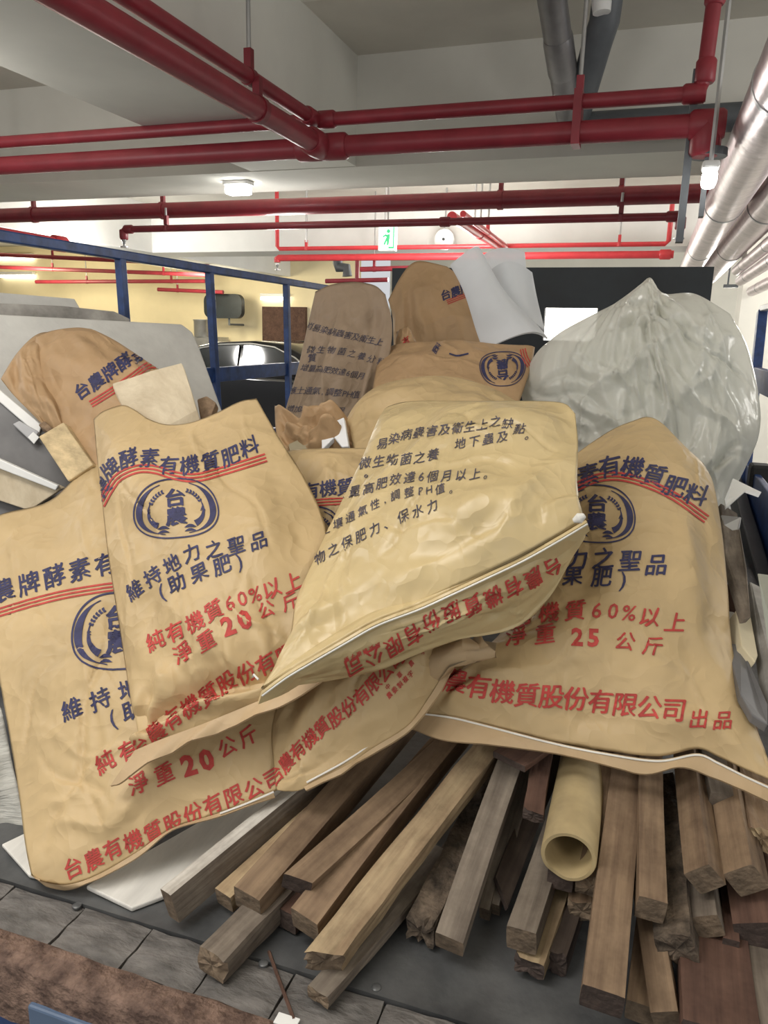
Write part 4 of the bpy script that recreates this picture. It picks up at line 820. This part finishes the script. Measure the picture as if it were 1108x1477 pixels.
# right sack
p = plane((600, 1045, .96), (1108, 1140, .96), (935, 602, 1.5))
s = Sack().patch([(790, 690), (830, 655), (880, 621), (915, 606), (935, 601), (955, 610), (985, 640), (1015, 668)], [(1015, 668), (1030, 700), (1042, 770), (1050, 850), (1056, 930), (1072, 1000), (1095, 1060), (1125, 1130)],
    [(603, 1034), (650, 1036), (700, 1048), (800, 1074), (880, 1090), (950, 1099), (1005, 1090), (1035, 1102), (1075, 1122), (1125, 1144)], [(790, 690), (760, 820), (720, 915), (650, 960), (618, 1000), (603, 1034)], p, amp=.085, back=.03, seed=1, flip=1, creases=12,
    extra=lambda U, V: .010*np.exp(-((V-.93)/.03)**2)*np.sin(U*9+1)*(U > .0)+.012*np.exp(-((U-.06)/.06)**2-((V-.9)/.06)**2)*np.sin(U*80+V*60))
s.build(K_TAN, 'right kraft sack marked 25 lying over the timber ends')
T = text('酵素有機質肥料', [(818, 698), (851, 685), (886, 672), (914, 675), (945, 687), (973, 702), (1004, 714)], 34, flat=.4) + emblem(861, 741, 122, 84, 3) + text('維持地力之聖品', [(720, 818), (790, 806), (833, 807), (871, 806), (909, 809), (947, 815)], 33) + text('(助果肥)', [(755, 832), (785, 831), (826, 831), (871, 833), (899, 835)], 30)
s.ink(T, INK_B, 'navy_print')
T = stripes([(805, 722), (833, 702), (871, 688), (912, 691), (967, 713), (1019, 749)]) + text('純有機質60%以上', [(718, 893), (788, 884), (854, 880), (897, 882), (932, 889), (974, 898)], 31) + text('淨重', [(745, 917), (787, 915)], 31) + text('25', [(833, 918), (856, 919)], 34, .04, 0) + text('公斤', [(902, 925), (942, 932)], 29)
T += text(CORP, [(622, 972), (672, 986), (745, 1001), (816, 1006), (892, 1015), (972, 1024)], 37, slant=.05) + text('出品', [(1008, 1037), (1043, 1039)], 29)
s.ink(T, INK_R, 'red_print')
hem(s, p, [(603, 1032), (650, 1034), (700, 1046), (800, 1072), (880, 1088), (950, 1097), (1005, 1088), (1035, 1100), (1075, 1120), (1125, 1142)], [(594, 1050), (640, 1068), (700, 1076), (760, 1081), (830, 1094), (890, 1108), (935, 1117), (985, 1108), (1030, 1121), (1070, 1140), (1125, 1164)], K_TAN2, off=.0025, so=.003, stitch=[(597, 1030), (650, 1037), (700, 1049), (800, 1075), (880, 1091), (950, 1100), (1005, 1091), (1035, 1103), (1075, 1123), (1125, 1146)])
# the yellowish sack on top
p = plane((378, 990, .80), (840, 748, .97), (690, 578, 1.30))
SEAM = [(376, 993), (410, 968), (440, 950), (490, 921), (540, 893), (600, 870), (640, 852), (700, 824), (750, 800), (800, 772), (842, 747)]
p2 = plane((376, 993, .80), (842, 747, .97), (664, 930, .965))
s = Sack().patch([(549, 598), (562, 585), (600, 578), (700, 578), (780, 578), (815, 582), (830, 596)], [(830, 596), (834, 640), (833, 700), (842, 747)], SEAM, [(549, 598), (520, 670), (480, 750), (442, 830), (426, 870), (415, 930), (376, 993)], p, amp=.055, back=.05, seed=2, creases=16, cdepth=.008, lumps=.008,
    extra=lambda U, V: .012*np.exp(-((V-.86)/.05)**2)*np.sin(U*7+.5))
s.patch(SEAM, [(842, 747), (845, 770), (838, 785), (826, 802)], [(400, 992), (430, 986), (500, 975), (548, 963), (600, 943), (664, 921), (715, 913), (752, 899), (790, 862), (826, 802)], [(376, 993), (385, 995), (400, 992)], p2, amp=.02, back=.05, seed=0, creases=8, lumps=.003)
s.build(K_YEL, 'yellowish kraft sack lying uppermost in the middle, its printed back facing up')
T = text('易染病蟲害及衛生上之缺點。', [(552, 640), (583, 628), (621, 622), (657, 618), (690, 614), (720, 608), (748, 618), (766, 627)], 17, .004, .3, .9)+text('地下蟲及', [(664, 640), (725, 630)], 17, .004, .3, .9)+text('微生物菌之養', [(527, 668), (561, 664), (601, 661), (625, 656)], 18, .004, .3, .9)+text('。', [(533, 682), (535, 682)], 16)
T += text('增量高肥效達6個月以上。', [(492, 712), (535, 704), (563, 693), (604, 688), (639, 687), (706, 683)], 17, .004, .3, .9)+text('土壤通氣性,調整PH值。', [(470, 764), (500, 749), (535, 731), (563, 717), (598, 709), (655, 704)], 15, .004, .3, .9)+text('物之保肥力、保水力', [(462, 804), (490, 788), (543, 762), (581, 745), (624, 730)], 18, .004, .3, .9)
s.ink(T, INK_F, 'navy_print')
s.ink(text(CORP, [(797, 816), (763, 836), (737, 847), (709, 861), (669, 876), (641, 886), (614, 900), (591, 917), (563, 933), (535, 946), (510, 958)], 29, flat=.6)+text('農委製複字第', [(545, 930), (500, 950)], 8), INK_R, 'red_print')
hem(s, p2, [(x, y-1) for x, y in SEAM], [(370, 1004), (414, 992), (447, 972), (497, 946), (547, 917), (606, 894), (646, 876), (706, 847), (757, 822), (807, 792), (847, 760)], K_YEL, off=.007, wave=.002, stitch=[(x, y+1) for x, y in SEAM], so=.003)
q = at(836, 747, Y=.945); obj('thread_knot', MB().tube([q-(.007, 0, .004), q, q+(.006, 0, .004)], [.003, .007, .003], 10), THREAD, s.root, smooth=True)
q = on(p, 376, 990)+p[1]*.02; obj('thread_tail', MB().tube([q, q+(.004, -.005, .006), q+(.012, -.008, .002)], .0014, 6), THREAD, s.root, smooth=True)
# sack behind, between the two
p = plane((410, 650, 1.30), (560, 645, 1.34), (480, 790, 1.16))
s = Sack().patch([(395, 658), (420, 649), (480, 646), (560, 646)], [(560, 646), (560, 820)], [(430, 830), (560, 820)], [(395, 658), (430, 830)], p, amp=.03, back=.05, seed=2, creases=6, nu=60, nv=60).build(K_TAN, 'kraft sack mostly hidden between the sack marked 20 and the yellowish sack')
s.ink(text('酵素有機質', [(400, 712), (450, 708), (475, 704), (498, 702)], 26)+emblem(452, 770, 100, 80), INK_B, 'navy_print'); s.ink(stripes([(430, 728), (470, 724), (520, 722)], 4.2, 2), INK_R, 'red_print')
# upper left sack
p = plane((0, 545, 1.27), (130, 474, 1.45), (290, 590, 1.42))
s = Sack().patch([(52, 484), (78, 476), (110, 472), (132, 474)], [(132, 474), (165, 490), (205, 516), (240, 540), (275, 570), (300, 640)], [(140, 690), (230, 690), (300, 640)], [(52, 484), (50, 520), (66, 565), (90, 620), (140, 690)], p, amp=.055, back=.06, seed=1, creases=10, nu=72, nv=90)
s.patch([(1, 546), (20, 515), (40, 492), (58, 480), (80, 478)], [(80, 478), (78, 530), (90, 580), (105, 640)], [(62, 612), (80, 625), (105, 640)], [(1, 546), (20, 570), (62, 612)], (p[0]-p[1]*.012, p[1]), amp=.03, back=.05, seed=2, creases=8, nu=50, nv=60)
s.build(K_BRN, 'upper left kraft sack folded open on one side, leaning on the whitish slab')
s.ink(text('台農牌酵素', [(119, 563), (141, 549), (158, 537), (177, 523), (200, 510)], 24, .02, .05)+emblem(262, 548, 92, 70, -30), INK_B, 'navy_print'); s.ink(stripes([(131, 583), (160, 565), (190, 544), (212, 528), (226, 526)], 4.2, 2.3), INK_R, 'red_print')
# standing grey brown sack
p = plane((480, 410, 1.94), (560, 415, 1.94), (470, 610, 1.82))
s = Sack().patch([(455, 420), (478, 410), (510, 406), (540, 411), (556, 424)], [(556, 424), (566, 470), (560, 530), (545, 640), (545, 880)], [(430, 880), (490, 890), (545, 880)], [(455, 420), (446, 460), (430, 530), (406, 622), (412, 720), (430, 880)], p, amp=.085, back=.10, seed=3, creases=16, cdepth=.010, lumps=.014, nu=80, nv=100)
s.build(K_GREY, 'tall dusty grey brown sack standing at the back with lines of small print')
T = text('消易染病蟲害及衛生上', [(446, 470), (478, 478), (547, 493)], 12, .004, .25, .9)+text('微生物菌之養分料', [(449, 504), (490, 506), (550, 521)], 12, .004, .25, .9)+text('質', [(449, 516), (452, 516)], 13)+text('增量高肥效達6個月', [(440, 530), (480, 534), (521, 542)], 12, .004, .25, .9)+text('壤土通氣,調整PH值', [(422, 563), (465, 564), (513, 569)], 12, .004, .25, .9)+text('增加植物肥力、保', [(420, 589), (450, 591), (492, 592)], 12, .004, .25, .9)
s.ink(T, INK_F, 'navy_print')
# sack at the back against the headboard
p = plane((620, 378, 2.45), (700, 480, 2.40), (570, 490, 2.38))
s = Sack().patch([(560, 432), (576, 402), (590, 383), (604, 376), (625, 379), (645, 384)], [(645, 384), (664, 402), (684, 450), (708, 505), (715, 780)], [(575, 790), (640, 795), (715, 780)], [(560, 432), (566, 455), (568, 500), (575, 790)], p, amp=.06, back=.10, seed=2, creases=9, lumps=.012, nu=70, nv=80, extra=lambda U, V: .03*np.maximum(0, 1-np.abs(U-.3+.5*V)/.12)*np.sin(np.pi*V))
s.build(K_BRN, 'brown sack with a peaked top against the black headboard')
s.ink(text('台農牌', [(643, 425), (656, 421), (671, 415)], 16, .02), INK_B, 'navy_print'); s.ink(stripes([(645, 436), (660, 430), (674, 425)], 2.6, 1.4), INK_R, 'red_print')
# lying sack with the emblem turned on its side
p = plane((570, 500, 1.95), (772, 502, 1.95), (650, 580, 1.72))
s = Sack().patch([(560, 502), (600, 496), (640, 495), (700, 497), (772, 500)], [(772, 500), (766, 530), (748, 582)], [(538, 560), (600, 590), (680, 600), (748, 582)], [(560, 502), (545, 525), (538, 560)], p, amp=.05, back=.12, seed=3, creases=10, nu=80, nv=70, sq=.7)
s.build(K_BRN, 'kraft sack lying at the back with its round emblem turned sideways')
s.ink(emblem(725, 532, 72, 50, 178)+text('肥料', [(628, 505), (632, 499)], 9)+ribbon([(648, 510), (660, 513), (676, 510)], 2.4), INK_B, 'navy_print'); s.ink(stripes([(754, 503), (757, 515), (764, 528)], 3.5, 1.6), INK_R, 'red_print')
# small lobe of a torn sack above it
p = plane((572, 478, 1.99), (600, 490, 1.99), (580, 510, 1.94))
s = Sack().patch([(572, 478), (582, 474), (594, 482)], [(594, 482), (604, 496)], [(570, 512), (604, 502)], [(572, 478), (570, 512)], p, amp=.02, back=.03, seed=0, creases=4, nu=30, nv=30).build(K_BRN, 'small folded sack corner with red print between the two back sacks')
s.ink(text('有', [(585, 492), (587, 491)], 13), INK_R, 'red_print')
# plain sack edge behind the yellowish one
p = plane((500, 610, 1.50), (620, 550, 1.66), (740, 590, 1.60))
s = Sack().patch([(500, 604), (512, 585), (532, 565), (560, 552), (600, 546), (650, 546), (700, 558), (748, 580)], [(748, 580), (745, 640)], [(515, 668), (620, 680), (745, 640)], [(500, 604), (515, 668)], p, amp=.05, back=.10, seed=1, creases=10, nu=80, nv=60, sq=.8)
s.build(K_TAN, 'unprinted dusty sack rim showing just behind the yellowish sack')
# crumpled brown paper
p = plane((390, 600, 1.55), (520, 600, 1.55), (450, 650, 1.45))
s = Sack().patch([(396, 584), (410, 592), (440, 610), (480, 600), (520, 605)], [(520, 605), (515, 650)], [(405, 655), (450, 665), (515, 650)], [(396, 584), (398, 620), (405, 655)], p, amp=.035, back=.04, seed=2, creases=14, cdepth=.012, lumps=.02, nu=50, nv=50)
s.build(K_BRN, 'crumpled brown sack scrap at the foot of the standing grey brown sack')
# ------------------------------------------------------------------ plastic bag and foam
p = plane((800, 487, 1.90), (1050, 455, 1.90), (930, 700, 1.78))
RAD = lambda U, V: sum(.020*np.maximum(0, 1-np.abs(U-(.52+(c-.52)*np.minimum(1.1, .3+1.7*V))+.012*np.sin(V*22+c*9))/.028)*np.exp(-V*2.4)*np.clip(V*12, 0, 1) for c in (.1, .2, .3, .38, .46, .54, .62, .7, .8, .92))+.012*np.sin(U*9+V*16+2*np.sin(V*11))*np.clip(V*5, 0, 1)*np.clip(np.minimum(U, 1-U)*6, 0, 1)
s = Sack().patch([(801, 487), (851, 457), (892, 435), (925, 410), (938, 401), (948, 415), (962, 424), (1003, 424), (1053, 452)], [(1053, 452), (1080, 505), (1096, 583), (1094, 630), (1075, 675), (1045, 740), (1020, 850), (1000, 925)], [(840, 925), (920, 945), (1000, 925)], [(801, 487), (772, 512), (752, 560), (768, 615), (800, 665), (830, 770), (840, 925)], p, amp=.13, back=.14, seed=0, creases=80, cdepth=.022, lumps=.020, nu=130, nv=190, sq=.7, extra=RAD)
V = np.array(s.mb.v); lo, hi = V.min(0), V.max(0)
t = thing('plastic_bag', ((lo[0]+hi[0])/2, (lo[1]+hi[1])/2, lo[2]), 'big bulging translucent plastic bag at the upper right with a gathered top', 'plastic bag')
obj('bag_film', s.mb, FILM, t).data.shade_smooth()
s2 = Sack().patch([(830, 500), (900, 470), (980, 460), (1040, 490)], [(1040, 490), (1075, 580), (1030, 690)], [(840, 640), (930, 710), (1030, 690)], [(830, 500), (790, 570), (840, 640)], (p[0]-p[1]*.01, p[1]), amp=.10, back=.10, seed=3, creases=20, cdepth=.02, lumps=.02, nu=60, nv=60)
o = obj('bag_contents', s2.mb, mat('pale_wrapping_contents', (.55, .57, .52), .7, var=.25, vscale=5, col2=(.30, .38, .36)), t); o.data.shade_smooth()
s3 = Sack().patch([(900, 432), (925, 410), (938, 400), (948, 414)], [(948, 414), (960, 430), (985, 445)], [(890, 455), (940, 460), (985, 445)], [(900, 432), (890, 455)], (p[0]+p[1]*.02, p[1]), amp=.03, back=.02, seed=2, creases=8, nu=30, nv=30)
obj('gathered_top', s3.mb, FILM, t).data.shade_smooth()
def sheet(quad, Ys, th, bend, label, name='foam_sheet'):
    P = [at(x, y, Y=Y) for (x, y), Y in zip(quad, Ys)]; n = 14; nn = _n(np.cross(P[1]-P[0], P[3]-P[0])); nn = nn if nn @ (CAM-P[0]) > 0 else -nn
    vs = []
    for sd in (0, 1):
        for j in range(n):
            for i in range(n):
                u, v = i/(n-1), j/(n-1); q = (1-u)*(1-v)*P[0]+u*(1-v)*P[1]+u*v*P[2]+(1-u)*v*P[3]; vs.append(q+nn*(bend*math.sin(math.pi*u)+.01*math.sin(v*5+u*3)-sd*th))
    N2 = n*n; fs = [(j*n+i, j*n+i+1, (j+1)*n+i+1, (j+1)*n+i) for j in range(n-1) for i in range(n-1)]; fs += [tuple(N2+k for k in f[::-1]) for f in fs]
    e = [i for i in range(n)]+[j*n+n-1 for j in range(1, n)]+[(n-1)*n+i for i in range(n-2, -1, -1)]+[j*n for j in range(n-2, 0, -1)]; fs += [(e[i], e[(i+1) % len(e)], N2+e[(i+1) % len(e)], N2+e[i]) for i in range(len(e))]
    o = obj(name, MB().add(vs, fs), FOAM, smooth=True); tag(o, label, 'foam sheet', 'white foam sheets by the headboard')
sheet([(651, 380), (694, 371), (788, 490), (702, 500)], (2.05, 2.12, 2.0, 1.98), .008, .05, 'white foam sheet curling at the front left of the foam bundle')
sheet([(706, 390), (768, 393), (786, 480), (740, 470)], (2.2, 2.2, 2.06, 2.08), .008, .03, 'white foam sheet at the right of the foam bundle')
sheet([(690, 372), (757, 363), (760, 440), (718, 440)], (2.3, 2.3, 2.2, 2.2), .008, .02, 'white foam sheet standing tallest at the back of the foam bundle')
# woven sack at the left edge
p = plane((0, 1040, .86), (40, 1200, .80), (-60, 1150, .80))
s = Sack().patch([(-120, 980), (-40, 975), (2, 1020)], [(2, 1020), (20, 1110), (42, 1190)], [(-120, 1240), (0, 1222), (42, 1190)], [(-120, 980), (-120, 1240)], p, amp=.03, back=.05, seed=1, creases=4, nu=40, nv=40)
o = obj('woven_sack', s.mb, WOVEN); o.data.shade_smooth(); tag(o, 'white woven sack peeking out at the left photo edge', 'woven sack')
